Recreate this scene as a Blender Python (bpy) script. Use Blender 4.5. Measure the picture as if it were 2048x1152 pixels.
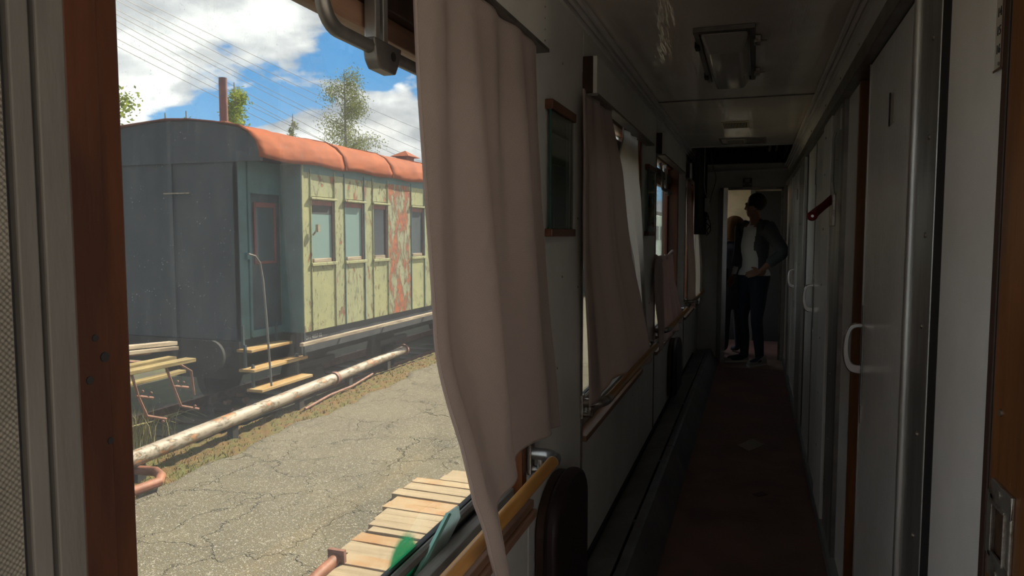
import bpy, bmesh, math, random
from mathutils import Vector, Matrix
import numpy as np
random.seed(7)
for o in list(bpy.data.objects): bpy.data.objects.remove(o)
SC = bpy.context.scene
COL = SC.collection
R = math.radians
# ------------------------------------------------------------ camera
F = 1450.0; CX, CY = 1024.0, 576.0
EYE = Vector((0, 0, 1.42)); YAW = R(18.45); PIT = math.atan(106 / F)
FW = Vector((-math.sin(YAW) * math.cos(PIT), math.cos(YAW) * math.cos(PIT), -math.sin(PIT)))
RT = Vector((math.cos(YAW), math.sin(YAW), 0)); UP = RT.cross(FW)
cd = bpy.data.cameras.new('camera'); cam = bpy.data.objects.new('camera', cd); COL.objects.link(cam)
cd.sensor_width = 36; cd.lens = F * 36 / 2048; cd.clip_start = .02; cd.clip_end = 500
cam.matrix_world = Matrix(((RT.x, UP.x, -FW.x, EYE.x), (RT.y, UP.y, -FW.y, EYE.y), (RT.z, UP.z, -FW.z, EYE.z), (0, 0, 0, 1)))
SC.camera = cam
# ------------------------------------------------------------ view, world, sun
SC.view_settings.view_transform = 'Standard'; SC.view_settings.look = 'None'
SC.view_settings.gamma = 1; SC.view_settings.use_curve_mapping = False
SC.view_settings.exposure = 1.95
SC.cycles.transparent_max_bounces = 32; SC.cycles.diffuse_bounces = 7; SC.cycles.max_bounces = 16
SC.cycles.sample_clamp_indirect = 4
W = bpy.data.worlds.new('sky'); SC.world = W; W.use_nodes = True
SUN_STRENGTH = 4.3; SKY_STRENGTH = 1.35; CLOUD_BRIGHT = .67; SEED = 12.7
SUNAZ, SUNEL = R(20), R(41)
SUNDIR = Vector((math.sin(SUNAZ) * math.cos(SUNEL), math.cos(SUNAZ) * math.cos(SUNEL), math.sin(SUNEL)))


class NT:
    """small node-tree helper"""
    def __init__(s, tree): s.t = tree; s.n = tree.nodes; s.l = tree.links
    def new(s, ty, props=None, **ins):
        n = s.n.new(ty)
        for k, v in (props or {}).items(): setattr(n, k, v)
        for k, v in ins.items():
            k = k.replace('_', ' ')
            key = int(k[1:]) if k[0] == 'i' and k[1:].isdigit() else k
            sock = n.inputs[key]
            if isinstance(v, bpy.types.NodeSocket): s.l.new(v, sock)
            else: sock.default_value = v
        return n
    def math(s, op, a, b=0.0, clamp=False):
        n = s.new('ShaderNodeMath', {'operation': op, 'use_clamp': clamp}, i0=a, i1=b); return n.outputs[0]
    def vmath(s, op, a, b=(0, 0, 0)):
        n = s.new('ShaderNodeVectorMath', {'operation': op}, i0=a, i1=b); return n.outputs[0]
    def ramp(s, fac, stops, interp='LINEAR'):
        n = s.n.new('ShaderNodeValToRGB'); s.l.new(fac, n.inputs[0]); cr = n.color_ramp; cr.interpolation = interp
        while len(cr.elements) < len(stops): cr.elements.new(.5)
        for e, (p, c) in zip(cr.elements, stops):
            e.position = p; e.color = (c, c, c, 1) if isinstance(c, (int, float)) else (*c, 1)
        return n.outputs[0]
    def mix(s, f, a, b, blend='MIX'):
        n = s.n.new('ShaderNodeMix'); n.data_type = 'RGBA'; n.blend_type = blend
        for sock, v in ((n.inputs[0], f), (n.inputs[6], a), (n.inputs[7], b)):
            if isinstance(v, bpy.types.NodeSocket): s.l.new(v, sock)
            elif isinstance(v, (int, float)): sock.default_value = v
            else: sock.default_value = (*v, 1) if len(v) == 3 else v
        return n.outputs[2]
    def noise(s, vec, scale, detail=4, rough=.55, dist=0.0):
        n = s.new('ShaderNodeTexNoise', Scale=scale, Detail=detail, Roughness=rough, Distortion=dist)
        if vec is not None: s.l.new(vec, n.inputs['Vector'])
        return n.outputs[0]


def make_world():
    t = NT(W.node_tree); t.n.clear()
    out = t.new('ShaderNodeOutputWorld')
    co = t.new('ShaderNodeTexCoord').outputs['Generated']
    sep = t.new('ShaderNodeSeparateXYZ', i0=co)
    z = t.math('MAXIMUM', sep.outputs[2], 0.0)
    den = t.math('ADD', z, .34)
    px_ = t.math('DIVIDE', sep.outputs[0], den); py_ = t.math('DIVIDE', sep.outputs[1], den)
    v = t.new('ShaderNodeCombineXYZ', i0=px_, i1=py_, i2=SEED).outputs[0]
    n1 = t.noise(v, 2.3, 10, .52, .1)
    n2 = t.noise(t.vmath('ADD', v, (.05, .10, .12)), 2.3, 10, .52, .1)   # same field a step towards the sun: shading of cloud sides
    cover = t.ramp(n1, [(.388, 0), (.415, .8), (.436, 1)])
    shade = t.math('ADD', t.math('MULTIPLY', t.math('SUBTRACT', n1, n2), 4.2), .43, True)
    fine = t.noise(v, 9, 6, .6)
    shade = t.math('ADD', shade, t.math('MULTIPLY', t.math('SUBTRACT', fine, .5), .5), True)
    dens = t.ramp(n1, [(.50, 1), (.68, .55)])
    cc = t.ramp(shade, [(.0, (.18, .19, .20)), (.5, (.36, .365, .36)), (1, (.66, .645, .60))])
    cc = t.mix(1.0, cc, dens, 'MULTIPLY')
    blue = t.ramp(z, [(0, (.12, .21, .29)), (.22, (.034, .108, .21)), (1, (.016, .056, .15))])
    col = t.mix(cover, blue, t.mix(1.0, cc, (CLOUD_BRIGHT,) * 3, 'MULTIPLY'))
    bg = t.new('ShaderNodeBackground', Color=col, Strength=SKY_STRENGTH)
    t.l.new(bg.outputs[0], out.inputs[0])
make_world()
sd = bpy.data.lights.new('sun', 'SUN'); sd.energy = SUN_STRENGTH; sd.angle = R(.6); sd.color = (1, .87, .68)
so = bpy.data.objects.new('sun', sd); COL.objects.link(so)
so.rotation_euler = (-SUNDIR).to_track_quat('-Z', 'Y').to_euler()


def at(x, y, ax, v):
    """the point on the plane (world axis = v) seen at a photo pixel, in metres"""
    d = FW + RT * ((x - CX) / F) - UP * ((y - CY) / F); i = 'xyz'.index(ax)
    return EYE + d * ((v - EYE[i]) / d[i])


# ------------------------------------------------------------ materials
MATS = {}
def mat(name, col, rough=.5, metal=0.0, var=0.0, vscale=6, col2=None, bump=0.0, bscale=40, spec=.5, stretch=(1, 1, 1), bstretch=(1, 1, 1), vr=(.4, .6), coat=0.0, extra=None, sheen=0):
    m = bpy.data.materials.new(name); m.use_nodes = True; t = NT(m.node_tree); b = t.n['Principled BSDF']
    b.inputs['Base Color'].default_value = (*col, 1); b.inputs['Roughness'].default_value = rough
    b.inputs['Metallic'].default_value = metal; b.inputs['Specular IOR Level'].default_value = spec
    b.inputs['Coat Weight'].default_value = coat; b.inputs['Coat Roughness'].default_value = .1
    co = t.new('ShaderNodeTexCoord').outputs['Object']
    c2 = col2 or tuple(x * (1 - var) for x in col)
    if var or col2:
        n = t.noise(t.vmath('MULTIPLY', co, stretch), vscale, 6, .6)
        f = t.ramp(n, [(vr[0], 0), (vr[1], 1)])
        t.l.new(t.mix(f, col, c2), b.inputs['Base Color'])
    if bump:
        n = t.noise(t.vmath('MULTIPLY', co, bstretch), bscale, 4, .6)
        bn = t.new('ShaderNodeBump', Strength=bump, Distance=.01, Height=n)
        t.l.new(bn.outputs[0], b.inputs['Normal'])
    if extra: extra(t, b, co)
    MATS[name] = m
    return m


def weave(scale, strength):
    def f(t, b, co):
        s = t.new('ShaderNodeSeparateXYZ', i0=co)
        a = t.math('SINE', t.math('MULTIPLY', t.math('ADD', s.outputs[1], s.outputs[0]), scale))
        c = t.math('SINE', t.math('MULTIPLY', s.outputs[2], scale))
        h = t.math('ADD', t.math('MULTIPLY', a, c), t.math('MULTIPLY', t.noise(co, 14, 2), 1.0))
        bn = t.new('ShaderNodeBump', Strength=strength, Distance=.002, Height=h)
        t.l.new(bn.outputs[0], b.inputs['Normal'])
    return f

laminate = mat('laminate', (.68, .68, .66), .30, var=.12, vscale=3, extra=weave(1500, .25))
laminate_right = mat('laminate_right', (.72, .71, .70), .26, var=.08, vscale=4, extra=weave(1700, .3))
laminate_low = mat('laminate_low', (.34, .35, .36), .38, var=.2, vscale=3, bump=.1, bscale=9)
vinyl_near = mat('vinyl_near', (.26, .24, .205), .6, var=.15, vscale=9, extra=weave(1100, .8))
ceil_m = mat('ceiling_laminate', (.84, .78, .70), .09, spec=.9, var=.1, vscale=2.2, bump=.35, bscale=3.0, bstretch=(5, .55, 1))
door_m = mat('door_laminate', (.72, .72, .71), .24, var=.1, vscale=3, bump=.28, bscale=14, bstretch=(1, 9, .5))
alu = mat('aluminium', (.50, .50, .49), .34, .85, var=.3, vscale=12, stretch=(1, 1, .15), bump=.06, bscale=60, bstretch=(1, 1, .1))
alu_dark = mat('aluminium_dark', (.22, .21, .20), .4, .7, var=.3, vscale=10)
chrome = mat('chrome', (.68, .68, .70), .16, 1.0)
steel = mat('worn_steel', (.42, .40, .37), .38, .9, col2=(.16, .10, .06), vscale=30, vr=(.5, .7), bump=.2, bscale=60)
grey_trim = mat('grey_trim', (.15, .14, .13), .6, var=.25, vscale=12, stretch=(1, 1, .15), bump=.15, bscale=40, bstretch=(1, 1, .2))
black = mat('black_rubber', (.012, .012, .014), .7)
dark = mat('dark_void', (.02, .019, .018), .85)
floor_m = mat('floor_lino', (.17, .085, .07), .5, col2=(.10, .052, .045), vscale=2.5, vr=(.35, .65), bump=.15, bscale=30)
heater_m = mat('heater_paint', (.17, .18, .19), .42, var=.35, vscale=5, bump=.1, bscale=20)
heater_panel = mat('heater_panel_paint', (.13, .14, .155), .36, var=.35, vscale=6, bump=.1, bscale=12)


def wood(name, c1, c2, rough=.45, axis=(1, 1, .08), sc=14, bump=.1, spec=.4):
    return mat(name, c1, rough, col2=c2, vscale=sc, stretch=axis, vr=(.35, .65), bump=bump, bscale=sc * 3, bstretch=axis, spec=spec)
wood_frame = wood('varnished_wood', (.20, .062, .016), (.085, .024, .008), .4)
def knots(t, b, co):
    pass
wood_near = wood('old_varnished_wood', (.125, .038, .014), (.045, .014, .006), .5, (1, 1, .18), 10)
wood_post = wood('brown_post_wood', (.22, .085, .025), (.085, .032, .01), .35, (1, 1, .1), 18)
wood_rail = wood('rail_wood', (.52, .27, .075), (.36, .16, .035), .3, (1, .08, 1), 20, .03)
wood_clip = wood('red_brown_wood', (.16, .06, .035), (.08, .03, .018), .4, (1, .2, 1), 30)
wood_dark = wood('dark_wood', (.06, .028, .018), (.03, .016, .01), .5)
wood_sill = wood('worn_sill_wood', (.30, .17, .11), (.14, .075, .05), .5, (1, .1, 1), 20)
wood_grey = wood('grey_weathered_wood', (.24, .23, .215), (.12, .11, .10), .8, (1, .1, 1), 24, .3)
seat_m = mat('maroon_leatherette', (.018, .006, .009), .5, var=.3, vscale=5, bump=.1, bscale=20)
white_plastic = mat('white_plastic', (.55, .54, .50), .4)
cream_plastic = mat('cream_plastic', (.55, .50, .38), .5)
red_lever = mat('red_paint', (.20, .012, .014), .3)
print_black = mat('print_black', (.02, .02, .02), .6)
plate_m = mat('number_plate', (.42, .40, .36), .4, var=.15)
plate_edge = mat('plate_edge_brown', (.12, .06, .04), .5)


def cloth_mat(name, col, scale, trans=.35, bump=.5):
    m = bpy.data.materials.new(name); m.use_nodes = True; t = NT(m.node_tree); b = t.n['Principled BSDF']
    uv = t.new('ShaderNodeTexCoord').outputs['UV']
    s = t.new('ShaderNodeSeparateXYZ', i0=uv)
    u = t.math('MULTIPLY', s.outputs[0], scale); v = t.math('MULTIPLY', s.outputs[1], scale)
    row = t.math('SINE', v)
    sh = t.math('MULTIPLY', t.math('SIGN', t.math('SINE', t.math('MULTIPLY', v, .5))), 1.5708)
    stitch = t.math('ADD', t.math('MULTIPLY', t.math('SINE', t.math('ADD', u, sh)), t.math('ABSOLUTE', row)), t.math('ABSOLUTE', row))
    var = t.noise(uv, 6, 4)
    c = t.mix(t.math('MULTIPLY', t.math('SUBTRACT', 1.3, stitch), .4, True), col, tuple(x * .55 for x in col))
    c = t.mix(t.math('MULTIPLY', var, .3), c, tuple(x * .7 for x in col))
    t.l.new(c, b.inputs['Base Color']); b.inputs['Roughness'].default_value = .85
    b.inputs['Specular IOR Level'].default_value = .15
    bn = t.new('ShaderNodeBump', Strength=bump, Distance=.0015, Height=stitch); t.l.new(bn.outputs[0], b.inputs['Normal'])
    tr = t.new('ShaderNodeBsdfTranslucent', Color=c)
    mx = t.new('ShaderNodeMixShader', i0=trans, i1=b.outputs[0], i2=tr.outputs[0])
    t.l.new(mx.outputs[0], t.n['Material Output'].inputs[0])
    MATS[name] = m; return m
curtain_m = cloth_mat('curtain_cloth', (.66, .55, .51), 1350, .36)
curtain_b = cloth_mat('curtain_cloth_pale', (.80, .76, .73), 1400, .72, .3)
curtain_c = cloth_mat('curtain_cloth_pink', (.70, .56, .54), 1400, .3, .3)


def glass_mat(name, tint, dust, dustcol, gloss=.08, specks=True):
    """thin dirty pane: clear, a little mirror, and a film of dust with specks and wipe streaks"""
    m = bpy.data.materials.new(name); m.use_nodes = True; t = NT(m.node_tree); t.n.remove(t.n['Principled BSDF'])
    co = t.new('ShaderNodeTexCoord').outputs['Object']
    tr = t.new('ShaderNodeBsdfTransparent', Color=(*tint, 1))
    gl = t.new('ShaderNodeBsdfGlossy', Color=(1, 1, 1, 1), Roughness=.03)
    fr = t.new('ShaderNodeFresnel', IOR=1.45)
    m1 = t.new('ShaderNodeMixShader', i0=t.math('MULTIPLY', fr.outputs[0], gloss * 6, True), i1=tr.outputs[0], i2=gl.outputs[0])
    d1 = t.new('ShaderNodeBsdfDiffuse', Color=(*dustcol, 1)); d2 = t.new('ShaderNodeBsdfTranslucent', Color=(*dustcol, 1))
    dd = t.new('ShaderNodeMixShader', i0=.6, i1=d1.outputs[0], i2=d2.outputs[0])
    film = t.ramp(t.noise(co, 3.2, 5, .6), [(.3, dust * .55), (.7, dust * 1.35)])
    if specks:
        vo = t.new('ShaderNodeTexVoronoi', {'feature': 'F1'}, Vector=co, Scale=260.0)
        sp = t.ramp(vo.outputs[0], [(.10, 1), (.22, 0)])
        rnd = t.ramp(t.noise(co, 90, 3, .7), [(.52, 0), (.60, 1)])
        f2 = t.math('MULTIPLY', t.math('MULTIPLY', sp, rnd), .42)
        st = t.noise(t.vmath('MULTIPLY', co, (1, 7, .8)), 14, 5, .7)
        st = t.math('MULTIPLY', t.ramp(st, [(.55, 0), (.75, 1)]), dust * .9)
        film = t.math('ADD', t.math('ADD', film, f2), st, True)
    mx = t.new('ShaderNodeMixShader', i0=film, i1=m1.outputs[0], i2=dd.outputs[0])
    t.l.new(mx.outputs[0], t.n['Material Output'].inputs[0])
    MATS[name] = m; return m
pane_dirty = glass_mat('dusty_glass', (.96, .98, .98), .085, (.42, .44, .46), .05)
pane_plain = glass_mat('plain_glass', (.93, .96, .95), .03, (.4, .42, .4), .12, False)
pane_clip = glass_mat('wall_glass', (.62, .72, .68), .10, (.30, .36, .34), .15, False)
shard_m = glass_mat('shard_glass', (.55, .80, .76), .85, (.85, .93, .91), .12, False)
shard_edge = mat('glass_edge_green', (.28, .62, .55), .25)
clip_edge = mat('clip_glass_edge', (.02, .075, .06), .25)


# exterior
def asphalt_fx(t, b, co):
    n = t.noise(co, 1.1, 5, .6)
    base = t.mix(t.ramp(n, [(.35, 0), (.7, 1)]), (.145, .126, .082), (.102, .089, .061))
    g = t.new('ShaderNodeTexVoronoi', Vector=co, Scale=95.0)
    hs = t.new('ShaderNodeSeparateXYZ', i0=g.outputs['Color'])
    base = t.mix(t.ramp(hs.outputs[0], [(.80, 0), (.95, .8)]), base, (.33, .31, .26))
    base = t.mix(t.ramp(hs.outputs[1], [(.08, .8), (.3, 0)]), base, (.12, .115, .10))
    d = t.noise(co, 1.6, 5, .65)
    cv = t.vmath('ADD', co, t.new('ShaderNodeCombineXYZ', i0=t.math('MULTIPLY', d, .8), i1=t.math('MULTIPLY', t.noise(co, 2.3, 4, .6), .8)).outputs[0])
    v1 = t.new('ShaderNodeTexVoronoi', {'feature': 'DISTANCE_TO_EDGE'}, Vector=cv, Scale=.9)
    v2 = t.new('ShaderNodeTexVoronoi', {'feature': 'DISTANCE_TO_EDGE'}, Vector=t.vmath('MULTIPLY', cv, (1, .6, 1)), Scale=2.6)
    c1 = t.ramp(v1.outputs[0], [(0, 1), (.007, 0)]); c2 = t.ramp(v2.outputs[0], [(0, .7), (.009, 0)])
    c2 = t.math('MULTIPLY', c2, t.ramp(t.noise(co, .9, 2), [(.46, 0), (.56, 1)]))
    ck = t.math('MAXIMUM', c1, c2)
    base = t.mix(t.math('MULTIPLY', ck, .72), base, (.07, .062, .04))
    t.l.new(base, b.inputs['Base Color'])
    h = t.math('SUBTRACT', t.math('MULTIPLY', g.outputs[0], .5), t.math('MULTIPLY', ck, 2.5))
    t.l.new(t.new('ShaderNodeBump', Strength=.7, Distance=.012, Height=h).outputs[0], b.inputs['Normal'])
asphalt = mat('asphalt', (.3, .3, .25), .9, spec=.2, extra=asphalt_fx)
moss = mat('moss', (.13, .072, .020), .95, col2=(.09, .087, .018), vscale=5, vr=(.4, .6), bump=1.0, bscale=30)
soil = mat('dark_soil', (.055, .048, .036), .95, col2=(.07, .08, .03), vscale=2.5, bump=1, bscale=14)
grass_m = mat('dry_grass', (.33, .29, .13), .9, var=.4, vscale=20)
leaf_m = mat('leaf', (.30, .35, .05), .7, col2=(.15, .21, .027), vscale=2.5, vr=(.4, .6))
leaf_birch = mat('leaf_birch', (.23, .25, .085), .7, col2=(.13, .155, .055), vscale=2.5, vr=(.4, .6))
def leafy(m_):
    t = NT(m_.node_tree); b = t.n['Principled BSDF']; src = b.inputs['Base Color'].links[0].from_socket
    tr = t.new('ShaderNodeBsdfTranslucent', Color=src); mx = t.new('ShaderNodeMixShader', i0=.5, i1=b.outputs[0], i2=tr.outputs[0])
    t.l.new(mx.outputs[0], t.n['Material Output'].inputs[0])
leafy(leaf_m); leafy(leaf_birch)
bark = mat('bark', (.28, .26, .23), .8, var=.4, vscale=3)


def peel(name, base, rust_amt, base2=None, speck=.5, sc=5.0, rust=((.38, .095, .028), (.21, .060, .028)), str_=(1, 2.0, .8)):
    def f(t, b, co):
        st = t.vmath('MULTIPLY', co, str_)
        n = t.noise(st, sc, 9, .70, .25); sp = t.noise(t.vmath('MULTIPLY', co, (1, 1.5, .7)), 22, 5, .7)
        bc = t.mix(t.ramp(t.noise(co, 2, 5), [(.35, 0), (.65, 1)]), base, base2 or tuple(x * .8 for x in base))
        th = .72 - rust_amt * .27
        pf = t.ramp(n, [(th, 0), (th + .008, 1)]); edge = t.ramp(n, [(th - .05, 0), (th - .015, 1), (th + .012, 1), (th + .03, 0)])
        rc = t.mix(t.ramp(t.noise(co, 14, 4), [(.42, 0), (.6, 1)]), rust[0], rust[1])
        spf = t.math('MULTIPLY', t.ramp(sp, [(.60, 0), (.62, 1)]), t.ramp(t.noise(co, 3.1, 3), [(.36, 0), (.5, 1)]))
        c = t.mix(t.math('MULTIPLY', spf, speck), bc, (.05, .06, .035))
        c = t.mix(pf, c, rc); c = t.mix(t.math('MULTIPLY', edge, .65), c, (.07, .075, .04))
        t.l.new(c, b.inputs['Base Color'])
        h = t.math('SUBTRACT', 0.0, t.math('ADD', pf, spf))
        t.l.new(t.new('ShaderNodeBump', Strength=.8, Distance=.012, Height=h).outputs[0], b.inputs['Normal'])
    return mat(name, base, .6, extra=f)
cream_light = peel('cream_green_paint', (.33, .335, .165), .34, (.27, .285, .15), .95)
cream_worn = peel('cream_green_paint_worn', (.31, .325, .175), .52, (.26, .275, .155), 1)
cream_rust = peel('cream_green_paint_flaking', (.29, .305, .185), .80, (.245, .26, .165), 1, 3.2)
teal = mat('teal_paint', (.065, .155, .165), .6, var=.3, vscale=4)
teal_dark = mat('teal_dark_paint', (.035, .06, .075), .6, var=.4, vscale=4)
slate = mat('slate_paint', (.018, .025, .036), .65, col2=(.036, .041, .048), vscale=4.5, stretch=(1, 1, .3), vr=(.38, .62))
redwood = mat('window_red_paint', (.22, .062, .055), .6, var=.3)
maroon = mat('dull_maroon_paint', (.15, .09, .10), .6, var=.3)
def roof_fx(t, b, co):
    n = t.noise(co, 3.2, 5, .6); d = t.noise(t.vmath('MULTIPLY', co, (1, .5, 1.5)), 2.4, 2, .5)
    c = t.mix(t.ramp(n, [(.38, 0), (.65, 1)]), (.31, .078, .024), (.23, .058, .022))
    c = t.mix(t.math('MULTIPLY', t.ramp(t.noise(co, 9, 5, .7), [(.60, 0), (.68, 1)]), .6), c, (.20, .13, .10))
    t.l.new(c, b.inputs['Base Color'])
    t.l.new(t.new('ShaderNodeBump', Strength=.9, Distance=.07, Height=d).outputs[0], b.inputs['Normal'])
roof_m = mat('roof_red_paint', (.5, .2, .1), .8, spec=.12, extra=roof_fx)
chimney_m = mat('rusty_chimney', (.20, .075, .06), .7, var=.4, vscale=8)
pipe_w = peel('white_pipe_paint', (.37, .32, .255), .62, (.30, .25, .20), .12, 3.2, ((.30, .13, .05), (.36, .20, .10)), (2.2, .8, 2.2))
pipe_r = mat('rusty_pipe', (.27, .10, .05), .65, var=.4, vscale=7, bump=.3)
rust_metal = mat('rusty_iron', (.26, .12, .08), .7, var=.4, vscale=12)
plank_m = wood('crossing_plank_wood', (.34, .27, .175), (.26, .20, .125), .85, (.1, 1, 1), 16, .35)
plank_r = wood('crossing_plank_rusty', (.34, .265, .165), (.31, .155, .055), .85, (.6, 1, 1), 4, .3)
step_m = wood('step_wood', (.40, .30, .15), (.32, .17, .04), .8, (1, .15, 1), 12, .3)
board_pale = wood('pale_weathered_timber', (.45, .38, .28), (.16, .12, .08), .85, (1, .12, 1), 16, .4)
board_yel = wood('lichened_timber', (.34, .26, .11), (.12, .09, .036), .85, (1, .12, 1), 16, .4)
blind_m = mat('window_blind_teal', (.15, .25, .24), .5)
green_spray = bpy.data.materials.new('green_spray'); green_spray.use_nodes = True


def spray():
    t = NT(green_spray.node_tree); b = t.n['Principled BSDF']; b.inputs['Base Color'].default_value = (.02, .32, .10, 1); b.inputs['Roughness'].default_value = .8
    uv = t.new('ShaderNodeTexCoord').outputs['UV']
    g = t.new('ShaderNodeTexGradient', {'gradient_type': 'SPHERICAL'}, Vector=t.vmath('MULTIPLY', t.vmath('SUBTRACT', uv, (.5, .5, 0)), (2, 2, 0)))
    f = t.math('MULTIPLY', t.ramp(g.outputs[1], [(0, 0), (.25, 1)]), t.ramp(t.noise(uv, 60, 3, .7), [(.30, .75), (.5, 1)]))
    tr = t.new('ShaderNodeBsdfTransparent')
    tl = t.new('ShaderNodeBsdfTranslucent', Color=(.03, .62, .22, 1)); bb = t.new('ShaderNodeMixShader', i0=.75, i1=b.outputs[0], i2=tl.outputs[0])
    mx = t.new('ShaderNodeMixShader', i0=f, i1=tr.outputs[0], i2=bb.outputs[0]); t.l.new(mx.outputs[0], t.n['Material Output'].inputs[0])
spray()
skin_m = mat('skin', (.36, .19, .13), .5)
hair_dark = mat('dark_hair', (.022, .014, .010), .6, bump=.4, bscale=60)
hair_fair = mat('fair_hair', (.13, .07, .032), .8, spec=.1, bump=.4, bscale=60, bstretch=(1, 1, .1))
tshirt_m = mat('white_tshirt', (.85, .86, .88), .8, bump=.4, bscale=9)
shirt_m = mat('grey_overshirt', (.10, .11, .125), .85, bump=.4, bscale=10)
jeans_m = mat('dark_jeans', (.022, .032, .055), .85, bump=.3, bscale=12)
coat_m = mat('navy_coat', (.06, .065, .095), .85, bump=.4, bscale=8)
shoe_m = mat('grey_shoe', (.32, .31, .30), .7)
sole_m = mat('pale_sole', (.55, .54, .52), .6)


# ------------------------------------------------------------ mesh helpers
class MB:
    def __init__(s): s.v = []; s.f = []; s.uv = None
    def add(s, vs, fs):
        k = len(s.v); s.v += [tuple(p) for p in vs]; s.f += [tuple(i + k for i in f) for f in fs]; return s
    def box(s, x0, x1, y0, y1, z0, z1, M=None):
        vs = [Vector((x, y, z)) for z in (z0, z1) for y in (y0, y1) for x in (x0, x1)]
        if M: vs = [M @ v for v in vs]
        return s.add(vs, [(0, 2, 3, 1), (4, 5, 7, 6), (0, 1, 5, 4), (2, 6, 7, 3), (0, 4, 6, 2), (1, 3, 7, 5)])
    def bar(s, p, q, w, h, up=(0, 0, 1)):
        """rectangular bar from p to q"""
        p, q = Vector(p), Vector(q); d = (q - p).normalized(); a = d.cross(Vector(up)).normalized(); b = a.cross(d)
        vs = [c + a * (sx * w / 2) + b * (sz * h / 2) for c in (p, q) for sx, sz in ((-1, -1), (1, -1), (1, 1), (-1, 1))]
        return s.add(vs, [(3, 2, 1, 0), (4, 5, 6, 7), (0, 1, 5, 4), (1, 2, 6, 5), (2, 3, 7, 6), (3, 0, 4, 7)])
    def tube(s, pts, r, n=10, caps=True, flat=1.0):
        pts = [Vector(p) for p in pts]; rs = r if isinstance(r, (list, tuple)) else [r] * len(pts)
        k = len(s.v); prev = None
        for i, p in enumerate(pts):
            d = (pts[min(i + 1, len(pts) - 1)] - pts[max(i - 1, 0)]).normalized()
            if prev is None: a = d.orthogonal().normalized()
            else: a = (prev - d * prev.dot(d)).normalized()
            prev = a; b = d.cross(a)
            for j in range(n):
                t = 2 * math.pi * j / n; s.v.append(tuple(p + a * (rs[i] * math.cos(t)) + b * (rs[i] * flat * math.sin(t))))
        for i in range(len(pts) - 1):
            for j in range(n):
                s.f.append((k + i * n + j, k + i * n + (j + 1) % n, k + (i + 1) * n + (j + 1) % n, k + (i + 1) * n + j))
        if caps:
            s.f.append(tuple(k + j for j in reversed(range(n)))); s.f.append(tuple(k + (len(pts) - 1) * n + j for j in range(n)))
        return s
    def prism(s, poly, ax, a, b):
        """polygon in the plane across axis ax, pushed from a to b"""
        def P(u, w, t): return {'x': (t, u, w), 'y': (u, t, w), 'z': (u, w, t)}[ax]
        n = len(poly); vs = [P(u, w, a) for u, w in poly] + [P(u, w, b) for u, w in poly]
        fs = [tuple(range(n)), tuple(reversed(range(n, 2 * n)))] + [(i, i + n, (i + 1) % n + n, (i + 1) % n) for i in range(n)]
        return s.add(vs, fs)
    def ball(s, c, r, nu=12, nv=8, sc=(1, 1, 1)):
        vs = []; fs = []
        for i in range(nv + 1):
            t = math.pi * i / nv
            for j in range(nu):
                p = 2 * math.pi * j / nu; vs.append((c[0] + r * sc[0] * math.sin(t) * math.cos(p), c[1] + r * sc[1] * math.sin(t) * math.sin(p), c[2] + r * sc[2] * math.cos(t)))
        for i in range(nv):
            for j in range(nu): fs.append((i * nu + j, (i + 1) * nu + j, (i + 1) * nu + (j + 1) % nu, i * nu + (j + 1) % nu))
        return s.add(vs, fs)
    def build(s, name, m, parent=None, smooth=False, bevel=0, loc=None):
        me = bpy.data.meshes.new(name); me.from_pydata(s.v, [], s.f)
        bm = bmesh.new(); bm.from_mesh(me); bmesh.ops.remove_doubles(bm, verts=bm.verts, dist=1e-6)
        bmesh.ops.recalc_face_normals(bm, faces=bm.faces); bm.to_mesh(me); bm.free()
        return link(name, me, m, parent, smooth, bevel)


def link(name, me, m, parent=None, smooth=False, bevel=0):
    me.materials.append(m)
    o = bpy.data.objects.new(name, me); COL.objects.link(o)
    if parent: o.parent = parent
    if smooth:
        for p in me.polygons: p.use_smooth = True
        me.set_sharp_from_angle(angle=R(42))
    if bevel:
        b = o.modifiers.new('bevel', 'BEVEL'); b.width = bevel; b.segments = 2; b.limit_method = 'ANGLE'
    return o


def box(name, m, x0, x1, y0, y1, z0, z1, parent=None, bevel=0):
    return MB().box(x0, x1, y0, y1, z0, z1).build(name, m, parent, False, bevel)
def empty(name, loc=(0, 0, 0)):
    o = bpy.data.objects.new(name, None); COL.objects.link(o); o.location = loc; o.empty_display_size = .1; return o
def tag(o, label, cat, group=None):
    o['label'] = label; o['category'] = cat
    if group: o['group'] = group
    return o
def thing(name, label, cat, group=None): return tag(empty(name), label, cat, group)
def struct(o, label=None):
    o['kind'] = 'structure'
    if label: o['label'] = label
    return o
def copy_tree(o, parent=None):
    c = o.copy(); COL.objects.link(c); c.parent = parent
    for ch in [x for x in COL.objects if x.parent == o]: copy_tree(ch, c)
    return c


XL, XR, ZC = -.61, .34, 2.22          # left wall face, right wall face, ceiling
YB, YE = -5.2, 8.7                    # wall behind the camera, end wall
WIN = [(.552, 1.97), (2.66, 4.14), (4.76, 6.24), (6.85, 8.30)]
ZB, ZT = .655, 2.02

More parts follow.
